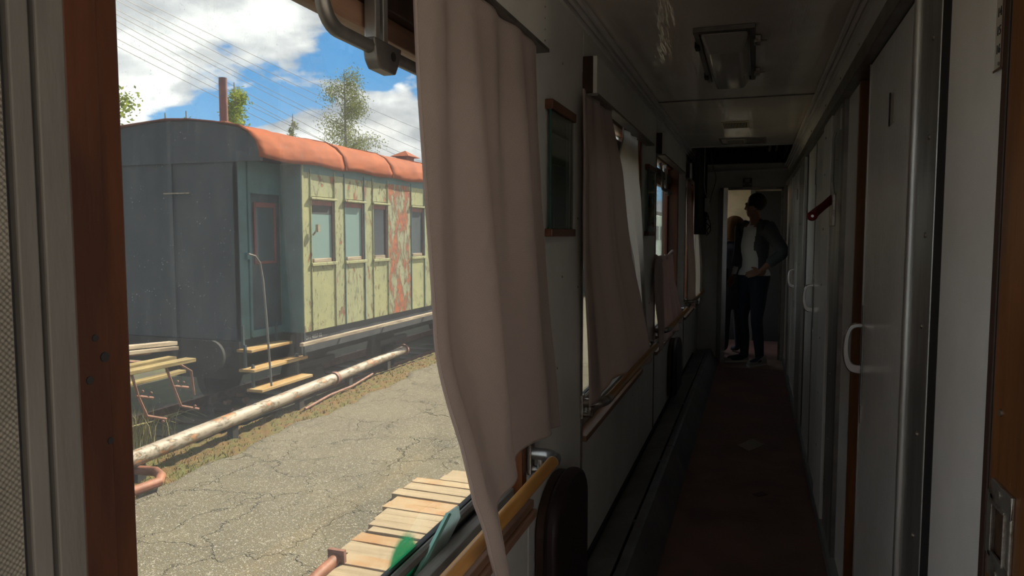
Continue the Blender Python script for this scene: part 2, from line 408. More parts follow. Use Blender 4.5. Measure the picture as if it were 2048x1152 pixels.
# ------------------------------------------------------------ room shell
core = MB()
REAR = [(-4.9, -3.5), (-3.1, -1.7), (-1.25, .15)]       # unseen windows added behind the camera for more daylight, same pitch
prev = YB
for a, b in REAR + WIN: core.box(-.745, XL - .012, prev, a, -.15, 2.5); prev = b
core.box(-.745, XL - .012, prev, 8.9, -.15, 2.5)
core.box(-.745, XL - .012, 10.2, 10.4, -.15, 2.5); core.box(-.745, XL - .012, 8.9, 10.2, -.15, .35); core.box(-.745, XL - .012, 8.9, 10.2, 2.15, 2.5)  # vestibule opening out of view, enlarged to send daylight to the far end
for a, b in REAR + WIN: core.box(-.745, XL - .012, a, b, -.15, ZB); core.box(-.745, XL - .012, a, b, ZT, 2.5)
wall_l = struct(core.build('wall_left', grey_trim), 'grey left corridor wall with four windows onto the yard')
seams = [YB, .44]
def wpanel(m, y0, y1, z0, z1, par=wall_l, x=XL): return box('wall_panel', m, x - .012, x, y0 + .0012, y1 - .0012, z0, z1, par)
wpanel(vinyl_near, .16, .4585, 0, ZC)
for y0, y1 in ((YB, -4.9), (-3.5, -3.1), (-1.7, -1.25)): wpanel(laminate, y0, y1, 0, ZC)
for a, b in REAR: wpanel(laminate, a, b, 0, ZB); wpanel(laminate, a, b, ZT, ZC)
for (y0, y1) in ((1.985, 2.645), (4.155, 4.745), (6.255, 6.835), (8.315, YE)): wpanel(laminate, y0, y1, 0.1, ZC)
for i, (a, b) in enumerate(WIN):
    a2 = max(a, .56)
    wpanel(laminate, a2, (a2 + b) / 2, 0.1, ZB); wpanel(laminate, (a2 + b) / 2, b, 0.1, ZB)
    wpanel(laminate, a2, b, ZT, ZC)
for y in (2.652, 4.75, 6.843):                     # narrow aluminium joint strips beside the windows
    box('joint_strip', alu_dark, XL, XL + .006, y - .008, y + .004, .12, 1.96, wall_l)
for y, z in ((2.35, 1.98), (2.36, 1.28), (2.58, 1.48), (2.59, 1.23), (2.30, .98), (4.5, 1.0), (3.9, .55)):
    MB().tube([(XL - .001, y, z), (XL + .002, y, z)], .004, 8).build('screw', alu_dark, wall_l)
# near window surround (left edge of the photo)
box('trim_strip', grey_trim, XL - .01, XL + .004, .4625, .482, 0.1, ZC, wall_l, .002)
box('trim_strip', grey_trim, XL - .01, XL + .006, .486, .515, 0.1, ZC, wall_l, .002)
box('shadow_gap', black, XL - .014, XL - .004, .455, .49, 0.1, ZC, wall_l)
jm = MB().box(XL - .07, XL + .004, .515, .5525, .3, ZC).build('jamb_board', wood_near, wall_l, False, .002)
for y, z, r in ((.535, 1.32, .0035), (.527, 1.28, .004), (.545, 1.30, .005), (.548, 1.215, .0035), (.524, .93, .006), (.55, .90, .005)):
    MB().tube([(XL + .003, y, z), (XL + .0052, y, z)], r, 9).build('nail_hole', black, wall_l, True)

# floor, ceiling
fl = struct(box('floor', floor_m, XL, XR + .3, YB, 10.4, -.12, 0), 'dark red-brown worn corridor floor')
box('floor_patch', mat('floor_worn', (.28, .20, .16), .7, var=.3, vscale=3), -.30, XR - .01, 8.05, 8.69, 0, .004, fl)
ce = struct(box('ceiling', grey_trim, XL, XR, YB, 6.92, ZC + .012, ZC + .05), 'glossy grey-beige corridor ceiling')
def cpan(y0, y1, x0=XL, x1=XR): return box('ceiling_panel', ceil_m, x0, x1, y0 + .002, y1 - .002, ZC, ZC + .012, ce)
cpan(YB, -.3); cpan(-.3, 2.1); cpan(2.1, 4.5); cpan(4.5, 6.88); cpan(6.88, 8.69, XL, -.53); cpan(6.88, 8.69, .285, XR)
for y in (4.5,): box('joint_strip', alu_dark, XL + .02, XR - .02, y - .009, y + .009, ZC - .006, ZC, ce, .002)
box('joint_strip', alu, XL + .02, XR - .02, 6.87, 6.895, ZC - .008, ZC, ce, .002)
box('end_panel', ceil_m, XL, XR, 8.62, 8.7, ZC, ZC + .012, ce)
# end wall and vestibule
we = struct(MB().box(XL, -.375, YE, YE + .06, 0, ZC + .3).box(.285, XR + .1, YE, YE + .06, 0, ZC + .3).box(-.375, .285, YE, YE + .06, 1.935, ZC + .3).build('wall_back', laminate), 'end wall of the corridor with an open doorway')
box('door_frame', alu_dark, -.385, -.36, YE - .012, YE, 0, 1.95, we); box('door_frame', alu_dark, .275, .30, YE - .012, YE, 0, 1.95, we)
box('door_frame', alu_dark, -.385, .30, YE - .012, YE, 1.93, 1.955, we)
box('upper_ledge', laminate, XL + .01, XR, YE - .06, YE, 2.13, 2.16, we, .01)
vb = struct(MB().box(XL, XR + .35, 10.3, 10.36, 0, 2.5).build('wall_vestibule', mat('vestibule_cream', (.52, .43, .28), .5, var=.25, vscale=3)), 'cream vestibule wall seen through the doorway')
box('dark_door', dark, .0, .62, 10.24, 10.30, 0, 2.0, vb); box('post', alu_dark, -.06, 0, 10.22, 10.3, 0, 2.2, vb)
box('lower_panel', dark, XL, -.06, 10.25, 10.3, 0, 1.15, vb)  # dark sheet added so the lower wall does not catch light
vg = thing('vent_grille', 'small white slotted grille behind the woman in the vestibule', 'vent')
box('backplate', white_plastic, -.40, -.14, 10.27, 10.30, 1.24, 1.62, vg)
for k in range(4): box('slot', black, -.36, -.20, 10.262, 10.272, 1.33 + k * .065, 1.355 + k * .065, vg)
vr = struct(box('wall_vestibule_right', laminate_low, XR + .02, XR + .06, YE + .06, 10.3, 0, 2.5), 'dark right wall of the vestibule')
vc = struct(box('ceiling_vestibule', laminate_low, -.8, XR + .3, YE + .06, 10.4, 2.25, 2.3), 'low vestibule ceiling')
# end of the corridor behind the camera, and the outer body of the carriage
struct(box('wall_front', laminate, -.8, XR + .1, YB - .05, YB, 0, 2.3), 'wall behind the camera')
ob = struct(MB().box(-.80, 2.25, YB - .05, 10.4, 2.5, 2.56).box(-.5, 1.95, YB - .05, 10.4, 2.56, 2.72).box(2.2, 2.25, 1.2, 10.4, -.3, 2.5).box(2.2, 2.25, YB, 1.2, -.3, .3).box(2.2, 2.25, YB, 1.2, 2.42, 2.5).box(2.2, 2.25, -2.0, -1.9, .3, 2.42)  # right side behind the camera opened tall to let extra daylight in
            .box(-.80, 2.25, 10.36, 10.42, -.3, 2.5).box(-.80, 2.25, YB - .1, YB - .05, -.3, 2.5).box(-.8, 2.25, YB, 10.4, -.3, -.14).box(.5, .52, 1.25, 10.3, -.1, 2.5).build('wall_outer', teal_dark), 'outer body and roof of the coach')

struct(MB().box(.48, 2.2, 1.14, 1.2, 0, 2.5).build('wall_compartment', laminate), 'partition of the unseen compartment added beside the camera for daylight')  # compartment added out of view to bring daylight into the corridor
struct(box('floor_compartment', mat('bounce_lino', (.70, .65, .57), .5, var=.2), XR + .3, 2.2, YB, 1.14, -.1, 0), 'pale floor of the added compartment, there to bounce sunlight')  # floor made pale to reflect sun towards the corridor
struct(box('ceiling_compartment', ceil_m, XR, 2.2, YB, 1.14, 2.3, 2.34), 'ceiling of the unseen compartment added for daylight')
# cornices
def cornice(name, sx, x, z0, lab):
    t = MB()
    for k, (dx, dz, w) in enumerate(((0, .0, .012), (.016, .014, .012), (.032, .026, .012))):
        t.box(x + sx * dx - (.006), x + sx * dx + .006, YB, YE, z0 + dz, z0 + dz + .02)
    o = struct(t.build(name, laminate_right), lab); return o
cornice('trim_1', 1, XL + .006, 2.168, 'ribbed moulding where left wall meets ceiling')
cr = cornice('trim_2', -1, XR - .006, 2.15, 'ribbed moulding where right wall meets ceiling')

# ------------------------------------------------------------ right wall
wr = struct(MB().box(.425, .48, 1.02, YE, -.02, 2.3).build('wall_right', dark), 'right corridor wall of grey panels and sliding doors')
def strip(m, y0, y1, x, z0=.02, z1=1.975, name='wall_strip', par=wr, bev=.002, th=None): return box(name, m, x, .425 if th is None else x + th, y0, y1, z0, z1, par, bev)
strip(laminate_right, 1.257, 1.578, .34, name='wall_panel')
strip(wood_post, 1.02, 1.20, .333, name='door_post', z1=2.2)
strip(alu_dark, 1.203, 1.214, .336); strip(black, 1.214, 1.232, .37); strip(wood_dark, 1.232, 1.2555, .338)
box('gap_shade', black, .3388, .425, 1.5785, 1.640, 0, 2.0, wr)  # black filler paints in the darkness of the open gap
strip(alu, 1.640, 1.868, .336, bev=.004); box('gap_shade', black, .345, .425, 5.262, 5.556, 0, 2.0, wr); MB().tube([(.336, 1.845, .03), (.336, 1.845, 1.97)], .012, 10).build('strip_bead', alu, wr, True)  # far gap filled with black in place of its shade
strip(laminate_right, 2.946, 3.26, .352, name='wall_panel'); strip(alu_dark, 3.262, 3.32, .335)
strip(alu, 3.33, 3.66, .336, bev=.004); strip(grey_trim, 3.664, 3.70, .36)
strip(laminate_right, 3.70, 4.09, .326, bev=.006)
strip(alu, 5.56, 6.12, .324, bev=.006)
box('open_door_edge', wood_post, .347, .425, 2.895, 2.92, .02, 1.97, wr); box('gap_shade', black, .350, .425, 2.9205, 2.945, .02, 1.97, wr)  # black strip painted as the dark gap beside the wood edge
strip(laminate_right, 7.12, 7.5, .345, name='wall_panel'); strip(alu, 7.5, 7.95, .326, bev=.004); strip(laminate_right, 8.1, YE, .34, name='wall_panel')
strip(laminate_right, YB, 2.0, .34, 2.03, 2.23, name='fascia_panel'); strip(laminate_right, 2.003, 4.42, .34, 2.03, 2.23, name='fascia_panel')
strip(laminate_right, 4.43, 6.6, .34, 2.03, 2.23, name='fascia_panel'); strip(laminate_right, 6.61, YE, .34, 2.03, 2.23, name='fascia_panel')
strip(alu_dark, YB, YE, .312, 1.972, 2.03, name='top_rail', bev=.003)
bb = struct(box('baseboard_right', heater_m, .322, .36, 1.2, YE, 0, .055), 'dark skirting along the right wall')
screws = [(1.70, z, .336) for z in (.32, .55, .78, 1.0, 1.23, 1.42, 1.62, 1.82)] + [(3.95, z, .326) for z in (.35, .62, .9, 1.17, 1.45, 1.72, 1.9)] + \
    [(3.5, z, .336) for z in (.5, .8, 1.1, 1.6, 1.75, 1.85)] + [(5.85, z, .324) for z in (.3, .6, .9, 1.2, 1.5, 1.8)] + [(y, 2.10, .34) for y in (1.9, 2.3, 2.9, 3.5, 4.2, 5.2, 6.0)]
sm = None
for y, z, x in screws:
    if sm is None:
        s0 = MB().tube([(0, 0, 0), (-.002, 0, 0)], .0062, 10).tube([(-.002, 0, 0), (-.0032, 0, 0)], .004, 8).build('screw', steel, wr, True); sm = s0; s = s0
    else: s = s0.copy(); COL.objects.link(s); s.parent = wr
    s.location = (x, y, z)


def sliding_door(n, y0, y1, x, hy, lab, plate=True):
    d = struct(empty('door_%d' % n), lab)
    box('door_leaf', door_m, x, x + .03, y0, y1, .04, 1.968, d, .003)
    box('edge_strip', alu, x - .003, x + .033, y1 - .008, y1 + .004, .04, 1.968, d)
    # backplate, grip and pull
    box('backplate', alu, x - .004, x, hy - .035, hy - .007, .86, 1.19, d, .002)
    zs = 1.045; ou = []; inn_ = []
    for k in range(17):
        t = math.pi * k / 16; e = math.sin(t) ** .5
        ou.append((x - .004 - .056 * e, zs + .088 * math.cos(t) * (1 if k < 8 else .9))); inn_.append((x - .004 - .040 * e, zs + .012 + .062 * math.cos(t)))
    y0h, y1h = hy - .034, hy - .010; vs = [(a, y_, c) for y_ in (y0h, y1h) for P_ in (ou, inn_) for a, c in P_]; fs = []
    for k in range(16):
        fs += [(k, k + 1, 18 + k, 17 + k), (34 + k, 51 + k, 52 + k, 35 + k), (k, 34 + k, 35 + k, k + 1), (17 + k, 18 + k, 52 + k, 51 + k)]
    fs += [(0, 17, 51, 34), (16, 50, 67, 33)]
    MB().add(vs, fs).build('handle', chrome, d, True, .003)
    MB().prism([(hy - .032, .80), (hy - .014, .80), (hy - .012, .87), (hy - .034, .87)], 'x', x - .003, x).build('key_plate', chrome, d)
    if plate:
        c = (y0 + y1) / 2 - .05
        MB().box(x - .0025, x, c - .035, c + .035, 1.72, 1.80).build('number_plate', plate_m, d, False, .001)
        box('lamella', print_black, x - .006, x - .0025, c + .02, c + .026, 1.715, 1.805, d)
        for dz in (.01, .07): MB().tube([(x - .0025, c, 1.72 + dz), (x - .004, c, 1.72 + dz)], .003, 8).build('screw', steel, d)
    return d
sliding_door(1, 1.872, 2.632, .345, 2.62, 'nearest sliding compartment door, grey, with a rounded handle, slightly open')
d2 = sliding_door(2, 4.10, 5.26, .338, 4.62, 'second sliding compartment door with chrome handle, behind the red lever')
box('mid_strip', alu_dark, .334, .339, 4.62, 4.66, .04, 1.968, d2)
sliding_door(3, 6.13, 7.1, .338, 6.7, 'third sliding compartment door, farther down the corridor')
# lever and printed scale
lv = thing('emergency_lever', 'curved dark red lever sticking out from the aluminium strip', 'lever')
pts = []
for k in range(12):
    t = k / 11; pts.append((.33 - .10 * math.sin(t * 1.5), 3.56 - .22 * t, 1.585 - .085 * (1 - (1 - t) ** 1.6)))
MB().tube(pts, [.009 + .004 * abs(t / 11 - .3) for t in range(12)], 10, flat=1.9).build('lever_arm', red_lever, lv, True)
MB().ball(pts[-1], .021, sc=(1.1, .7, 1)).build('lever_knob', red_lever, lv, True)
MB().tube([(pts[-1][0], pts[-1][1] - .012, pts[-1][2]), (pts[-1][0], pts[-1][1] - .018, pts[-1][2])], .006, 8).build('rivet', chrome, lv)
box('bracket', steel, .322, .336, 3.50, 3.60, 1.46, 1.60, lv, .002)
pc = thing('lever_guide_pipe', 'thin vertical rod in brackets on the aluminium strip above the red lever', 'rod')
MB().tube([(.326, 3.48, 1.60), (.318, 3.48, 1.66), (.318, 3.48, 1.84), (.326, 3.48, 1.865)], .006, 8).build('rod', alu, pc, True)
box('bracket_plate', alu, .330, .337, 3.36, 3.58, 1.86, 1.95, pc, .002)
# letters painted along the strip (illegible row of dark characters in the photo)
lt = thing('printed_scale', 'vertical row of tiny dark printed characters on the strip above the lever', 'lettering')
for k in range(16): box('character', print_black, .3345, .3365, 3.60, 3.60 + (.03 if k % 3 else .045), 1.645 + k * .011, 1.6515 + k * .011, lt)


def text(name, body, size, m, loc, rot, parent, ext=.0006):
    c = bpy.data.curves.new(name, 'FONT'); c.body = body; c.size = size; c.extrude = ext; c.align_x = 'CENTER'; c.align_y = 'CENTER'
    tmp = bpy.data.objects.new(name, c); COL.objects.link(tmp)
    dg = bpy.context.evaluated_depsgraph_get(); me = bpy.data.meshes.new_from_object(tmp.evaluated_get(dg)); bpy.data.objects.remove(tmp)
    o = link(name, me, m, parent); o.location = loc; o.rotation_euler = rot; return o
# number strip 13..16 at the top right
npl = thing('seat_number_plate', 'narrow plate numbered 13 14 15 16 beside the brown door post', 'sign')
A = at(2000, 138, 'x', .338); B = at(2008, 0, 'x', .338)
box('plate', plate_m, .3365, .34, 1.252, 1.287, 1.665, 1.80, npl, .001)
box('plate_edge', plate_edge, .335, .3365, 1.250, 1.2535, 1.665, 1.80, npl); box('plate_edge', plate_edge, .335, .3365, 1.250, 1.287, 1.663, 1.666, npl)
for s_, z in (('16', 1.694), ('15', 1.721), ('14', 1.748), ('13', 1.775)): text('number', s_, .019, print_black, (.3362, 1.269, z), (R(90), 0, R(-90)), npl)
MB().tube([(.3365, 1.262, 1.672), (.335, 1.262, 1.672)], .003, 8).build('screw', steel, npl)
# latch plate in the brown post
lp = thing('strike_plate', 'worn steel strike plate with recessed slot in the brown door post', 'latch')
ya, yb = 1.09, 1.178
pl = MB(); zc0, zc1 = .935, 1.075; zs0, zs1 = .972, 1.045; X0, X1 = .328, .334
pl.box(X0, X1, ya, yb, zs1, zc1).box(X0, X1, ya, yb, zc0, zs0).box(X0, X1, yb - .014, yb + .012, zs0 - .01, zs1 + .01).box(X0, X1, ya, ya + .02, zs0, zs1)
pl.build('plate', steel, lp, False, .002)
MB().prism([(ya + .02, zs0), (yb - .014, zs0), (yb - .014, zs1), (ya + .02, zs1)], 'x', .332, .3325).build('recess', mat('rusty_recess', (.09, .045, .025), .6, .5, var=.5, vscale=60), lp)
fr_ = MB(); 
for (a1, b1, c1, d1) in ((ya + .018, ya + .022, zs0, zs1), (yb - .017, yb - .013, zs0, zs1), (ya + .02, yb - .014, zs0 - .002, zs0 + .003), (ya + .02, yb - .014, zs1 - .003, zs1 + .002)): fr_.box(.3255, .33, a1, b1, c1, d1)
fr_.build('slot_rim', steel, lp, False, .001)
for z in (.948, 1.062): MB().tube([(.3285, 1.14, z), (.3265, 1.14, z)], .0065, 10).build('screw', steel, lp, True)
ps = thing('post_screw', 'single round screw head in the brown door post above the strike plate', 'screw')
MB().tube([(.3335, 1.163, 1.172), (.3305, 1.163, 1.172)], .005, 10).build('screw_head', steel, ps, True)

# ------------------------------------------------------------ left wall: windows
def window(n, a, b, dirty, lab, handle=True):
    w = struct(empty('window_%d' % n), lab)
    gx = -.705
    fm = wood_frame
    y0 = a if n > 1 else a + .0005
    for (c0, c1) in ((y0, y0 + .03), (b - .045, b)):
        box('window_frame', fm if n > 1 or c0 > 1 else wood_near, -.735, XL - .002, c0, c1, ZB, ZT, w, .003)
    box('window_head', wood_dark if n == 1 else fm, -.735, -.66, y0, b, ZT - .06, ZT, w, .003)
    # sash: upper rail, side stiles, glass
    box('sash_rail', wood_sill, -.725, -.69, y0 + .03, b - .045, 1.80, 1.845, w, .003)
    box('sash_rail', wood_dark, -.715, -.665, y0 + .03, b - .045, 1.845, 1.90, w, .003)
    box('sash_stile', fm, -.722, -.69, b - .085, b - .045, ZB + .04, 1.96, w, .003)
    MB().box(gx - .002, gx + .002, y0 + .01, b - .05, ZB + .055, 1.95).build('pane', pane_dirty if dirty else pane_plain, w)
    box('window_sill', wood_sill, -.655, XL + .022, a + (.0 if n > 1 else .05), b - .005, ZB - .022, ZB + .002, w, .003)
    box('inner_sill_bar', wood_grey, -.665, -.635, y0 + .03, b - .05, ZB + .002, ZB + .045, w, .002)
    MB().tube([(-.685, y0 + .03, ZB + .06), (-.685, b - .05, ZB + .06)], .011, 8).build('bottom_bar', grey_trim, w, True)
    box('gasket', black, -.715, -.70, y0 + .03, b - .05, ZB + .03, ZB + .065, w)
    box('outer_ledge', alu_dark, -.755, -.715, a, b, ZB - .01, ZB + .022, w)
    return w
w1 = window(1, *WIN[0], True, 'nearest window with dusty glass looking onto the old wagon')
window(2, *WIN[1], False, 'second window, mostly behind pale drawn curtains')
w3 = window(3, *WIN[2], False, 'third window, uncovered above a lowered pink half curtain')
window(4, *WIN[3], False, 'farthest window, behind drawn curtains')
# green paint smear low on the near pane
g = [at(772, 1160, 'x', -.7085), at(850, 1085, 'x', -.7085)]
me = bpy.data.meshes.new('paint_smear'); c = at(806, 1128, 'x', -.709); dy, dz = .075, .07
me.from_pydata([(c.x, c.y - dy, c.z - dz), (c.x, c.y + dy, c.z - dz), (c.x, c.y + dy, c.z + dz), (c.x, c.y - dy, c.z + dz)], [], [(0, 1, 2, 3)])
uvl = me.uv_layers.new(name='UVMap')
for i, uvv in enumerate(((0, 0), (1, 0), (1, 1), (0, 1))): uvl.data[i].uv = uvv
link('paint_smear', me, green_spray, w1)


def bar_handle(w, y0, y1, zc, lug_y, x=-.652):
    """bent metal window bar with its lug and guide"""
    t = MB(); pts = [(x - .02, y0 - .003, 1.95), (x - .004, y0 - .002, 1.86)]
    for k in range(8):
        a = R(90) * k / 7; pts.append((x, y0 + .05 - .05 * math.cos(a), zc + .05 - .05 * math.sin(a)))
    pts.append((x, y1, zc)); t.tube(pts, .0125, 10, flat=.8)
    t.build('bar_handle', alu_dark, w, True)
    MB().prism([(lug_y - .045, zc + .016), (lug_y - .035, zc - .022), (lug_y - .022, zc - .035), (lug_y + .035, zc - .036), (lug_y + .05, zc - .012), (lug_y + .06, zc + .016)], 'x', x - .014, x + .013).build('handle_lug', alu_dark, w, False, .003)
    MB().tube([(x + .012, lug_y + .024, zc - .005), (x + .0145, lug_y + .024, zc - .005)], .0085, 14).build('bolt_hole', black, w, True)
    t = MB()
    for dy in (0, .03): t.box(x - .03, x - .006, lug_y - .005 + dy, lug_y + .012 + dy, zc + .01, 1.97)
    t.build('guide_bracket', alu, w, False, .002)
    MB().tube([(x - .02, lug_y - .03, 1.86), (x - .02, lug_y - .03, 1.93)], .016, 10).build('guide_roller', steel, w, True)
bar_handle(w1, 1.012, 1.9, 1.752, 1.20)
bar_handle(w3, 5.45, 6.1, 1.76, 5.75)
# valances
def valance(a, b, lab, block=True):
    v = thing('valance', lab, 'valance', None)
    box('board', laminate, -.572, -.556, a, b, 1.935, 2.07, v, .002)
    box('lower_lip', alu_dark, -.60, -.552, a, b, 1.926, 1.936, v, .001)
    box('end_block', wood_dark, -.609, -.573, a - .002, a + .02, 1.94, 2.07, v, .002)
    box('end_block', wood_dark, -.609, -.573, b - .02, b, 1.94, 2.07, v, .002)
    MB().tube([(-.588, a + .02, 1.955), (-.588, b - .02, 1.955)], .005, 8).build('curtain_rod', alu, v, True)
    for k in range(4): MB().tube([(-.5562, b - .035, 1.95 + k * .03), (-.5545, b - .035, 1.95 + k * .03)], .0028, 8).build('screw', steel, v)
    return v
valance(.50, 1.985, 'grey valance board over the nearest window, its end with screws')
valance(2.645, 4.22, 'grey valance board over the second window with dark wooden end block')
valance(4.74, 6.26, 'grey valance board over the third, uncovered window')
valance(6.83, 8.34, 'farthest grey valance board, behind the hanging black hatch panel')

# handrails
def rail(a, b, lab, z=.79, x=-.522):
    r = thing('handrail', lab, 'handrail', 'handrails below the windows')
    MB().tube([(x, a + .10, z), (x, b - .05, z)], .0165, 16).build('rail', wood_rail, r, True)
    for s_, y, e in ((1, a, .10), (-1, b, .05)):
        pts = [(XL + .012, y, z)] + [(x - .035 + .035 * math.sin(R(t)), y + s_ * (e if e > .06 else .04) * (1 - math.cos(R(t))), z) for t in range(0, 91, 15)] + [(x, y + s_ * (e + .012), z)]
        MB().tube(pts, .0175, 14).build('elbow', steel if s_ > 0 else alu, r, True)
        box('wall_plate', steel, XL, XL + .012, y - .02, y + .02, z - .06, z + .03, r, .003)
        MB().tube([(XL + .012, y, z - .045), (XL + .035, y, z - .045), (XL + .035, y, z - .012)], .012, 10).build('stud', steel, r, True)
    return r
rail(.40, 1.985, 'nearest yellow wooden handrail, curtain draped over it', .785)
rail(2.655, 4.22, 'second wooden handrail with a long grey metal elbow', .787)
rail(4.75, 6.27, 'third wooden handrail, in front of the pink half curtain', .80)
rail(6.85, 8.35, 'farthest wooden handrail, near the end wall', .805)
# wooden ledge just under the near rail
lb = tag(box('ledge_board', wood_sill, XL + .001, -.575, .62, 1.955, .612, .634, None, .003), 'worn wooden ledge board under the nearest handrail', 'ledge')

# heater casing along the left wall
ht = thing('heater_casing', 'long low dark grey heater casing along the left wall', 'heater')
for k, (y0, y1) in enumerate(((-.5, 1.9), (1.905, 4.3), (4.305, 6.6), (6.605, 8.0))):
    MB().prism([(XL + .012, .0), (XL + .012, .13), (-.478, .165), (-.478, .02)], 'y', y0, y1).build('top_cover', heater_m, ht, False, .003)
    MB().prism([(-.466, .0), (-.466, .172), (-.435, .176), (-.425, .168), (-.352, 0.0)], 'y', y0, y1).build('front_cover', heater_panel, ht, False, .004)
    for y in (y0 + .4, (y0 + y1) / 2, y1 - .3): box('slot_bridge', heater_m, -.48, -.464, y, y + .03, .15, .166, ht)
MB().box(XL, XL + .012, -.5, 8.0, 0, .15).build('back_strip', black, ht); MB().box(-.478, -.466, -.5, 8.0, 0, .13).build('slot_bottom', black, ht)
MB().prism([(XL + .012, 0), (XL + .012, .14), (-.43, .17), (-.352, 0)], 'y', 8.0, 8.25).build('end_cap', heater_m, ht, False, .01)
bbl = struct(box('baseboard_left', black, XL, XL + .011, YB, YE, 0, .05), 'dark skirting at the foot of the left wall')

# folding seats
def seat(y0, y1, zt, lab):
    s_ = thing('folding_seat', lab, 'seat')
    r = (y1 - y0) / 2; cy = (y0 + y1) / 2; poly = [(y0, .20), (y1, .20)] + [(cy + r * math.cos(R(t)), zt - r * .62 + r * .62 * math.sin(R(t))) for t in range(0, 181, 12)]
    MB().prism(poly, 'x', -.578, -.535).build('cushion', seat_m, s_, True, .014)
    MB().prism([(cy + (y - cy) * .93, z - .008) for y, z in poly], 'x', -.606, -.578).build('seat_board', wood_dark, s_, False, .004)
    box('hinge', steel, -.606, -.56, cy - .1, cy + .1, .175, .205, s_)
    return s_
seat(2.02, 2.46, .655, 'dark maroon padded folding seat with rounded top under the nearest handrail')
seat(5.55, 5.98, .62, 'dark folding seat below the pink half curtain')

# clipped glass boards between windows
def notice(y0, y1, lab):
    n = thing('glass_notice_board', lab, 'board')
    box('glass', pane_clip, XL + .014, XL + .019, y0, y1, 1.43, 1.80, n)
    box('glass_edge', clip_edge, XL + .013, XL + .020, y0 - .003, y0, 1.43, 1.80, n)
    box('clip', wood_clip, XL, XL + .026, y0 - .01, y1 + .015, 1.80, 1.83, n, .003)
    box('clip', wood_clip, XL, XL + .026, y0 - .01, y1 + .015, 1.415, 1.44, n, .003)
notice(2.15, 2.43, 'clear glass board between wooden clips, between nearest and second window')
notice(4.27, 4.56, 'farther clear glass board between wooden clips, between second and third window')

# ------------------------------------------------------------ curtains
def lerp_tab(tab, z):
    tab = sorted(tab)
    return float(np.interp(z, [t[0] for t in tab], [t[1] for t in tab]))
def curtain(name, label, m, zt, zb, yl, yr, xf, fold, nu=90, nv=80, thick=.0022, hem=True, gather=0):
    """zb(u): hem height; yl/yr: (z, y) tables of the two side edges; xf(u, z): depth; fold(u, z): fold offset"""
    vs = []; fs = []; uvs = []
    L = abs(lerp_tab(yr, zt) - lerp_tab(yl, zt))
    Wd = max(abs(b - a) for a, b in ((lerp_tab(yl, z), lerp_tab(yr, z)) for z in (zt, 1.4, 1.0)))
    for j in range(nv + 1):
        v = j / nv
        for i in range(nu + 1):
            u = i / nu; b = zb(u); z = zt + (b - zt) * v
            a, c = lerp_tab(yl, z), lerp_tab(yr, z)
            vs.append((xf(u, z) + fold(u, z) * (.45 + .55 * min(1, v * 5)), a + (c - a) * u, z)); uvs.append((u * Wd * 1.12, z))
    for j in range(nv):
        for i in range(nu):
            k = j * (nu + 1) + i; fs.append((k, k + 1, k + nu + 2, k + nu + 1))
    me = bpy.data.meshes.new(name); me.from_pydata(vs, [], fs); ul = me.uv_layers.new(name='UVMap')
    for lp_ in me.loops: ul.data[lp_.index].uv = uvs[lp_.vertex_index]
    root = link(name, me, m, None, True)
    so_ = root.modifiers.new('solid', 'SOLIDIFY'); so_.thickness = thick; so_.offset = 0
    tag(root, label, 'curtain')
    if hem:
        pts = [vs[nv * (nu + 1) + i] for i in range(nu + 1)]
        MB().tube(pts, .0028, 6, flat=.7).build('hem', m, root, True)
        MB().tube([vs[j * (nu + 1)] for j in range(nv + 1)], .004, 6).build('side_seam', m, root, True); MB().tube([vs[j * (nu + 1) + nu] for j in range(nv + 1)], .0025, 6).build('side_seam', m, root, True)
    return root
def sm(a, b, x): t = min(1, max(0, (x - a) / (b - a))); return t * t * (3 - 2 * t)
# nearest curtain
def P(px_, py_, X): q = at(px_, py_, 'x', X); return (q.z, q.y)
c1l = [P(830, -40, -.57), P(832, 200, -.57), P(845, 400, -.565), P(868, 640, -.555), P(896, 890, -.53), P(915, 1000, -.505), P(940, 1100, -.495), P(962, 1160, -.49)]
c1r = [P(1058, 95, -.585), P(1076, 400, -.58), P(1100, 700, -.575), P(1114, 880, -.57), (.5, 2.14)]
c1l.append((2.05, c1l[0][1]))
def z1(u):
    hem = .842 - .02 * math.sin(u * 7)
    return .585 + (hem - .585) * sm(.07, .20, u)
def x1(u, z):
    base = -.572 + .01 * u
    drape = sm(1.25, .82, z)
    out = .085 * (1 - sm(.10, .42, u)) * drape + .012 * drape
    return base + out
def f1(u, z):
    t = sm(1.95, 1.2, z)
    return (.010 + .006 * t) * math.sin(u * 17 + 1.2 * math.sin(z * 1.5)) + .008 * math.sin(u * 31 + 2 * z) * (1 - .6 * t) + .012 * t * math.exp(-((u - .22 - .2 * (1.9 - z)) / .09) ** 2) + .010 * math.exp(-((u - .06) / .05) ** 2)
curtain('curtain', 'large near beige woven curtain hanging over the nearest window and handrail', curtain_m, 1.925, z1, c1l, c1r, x1, f1, 160, 150)
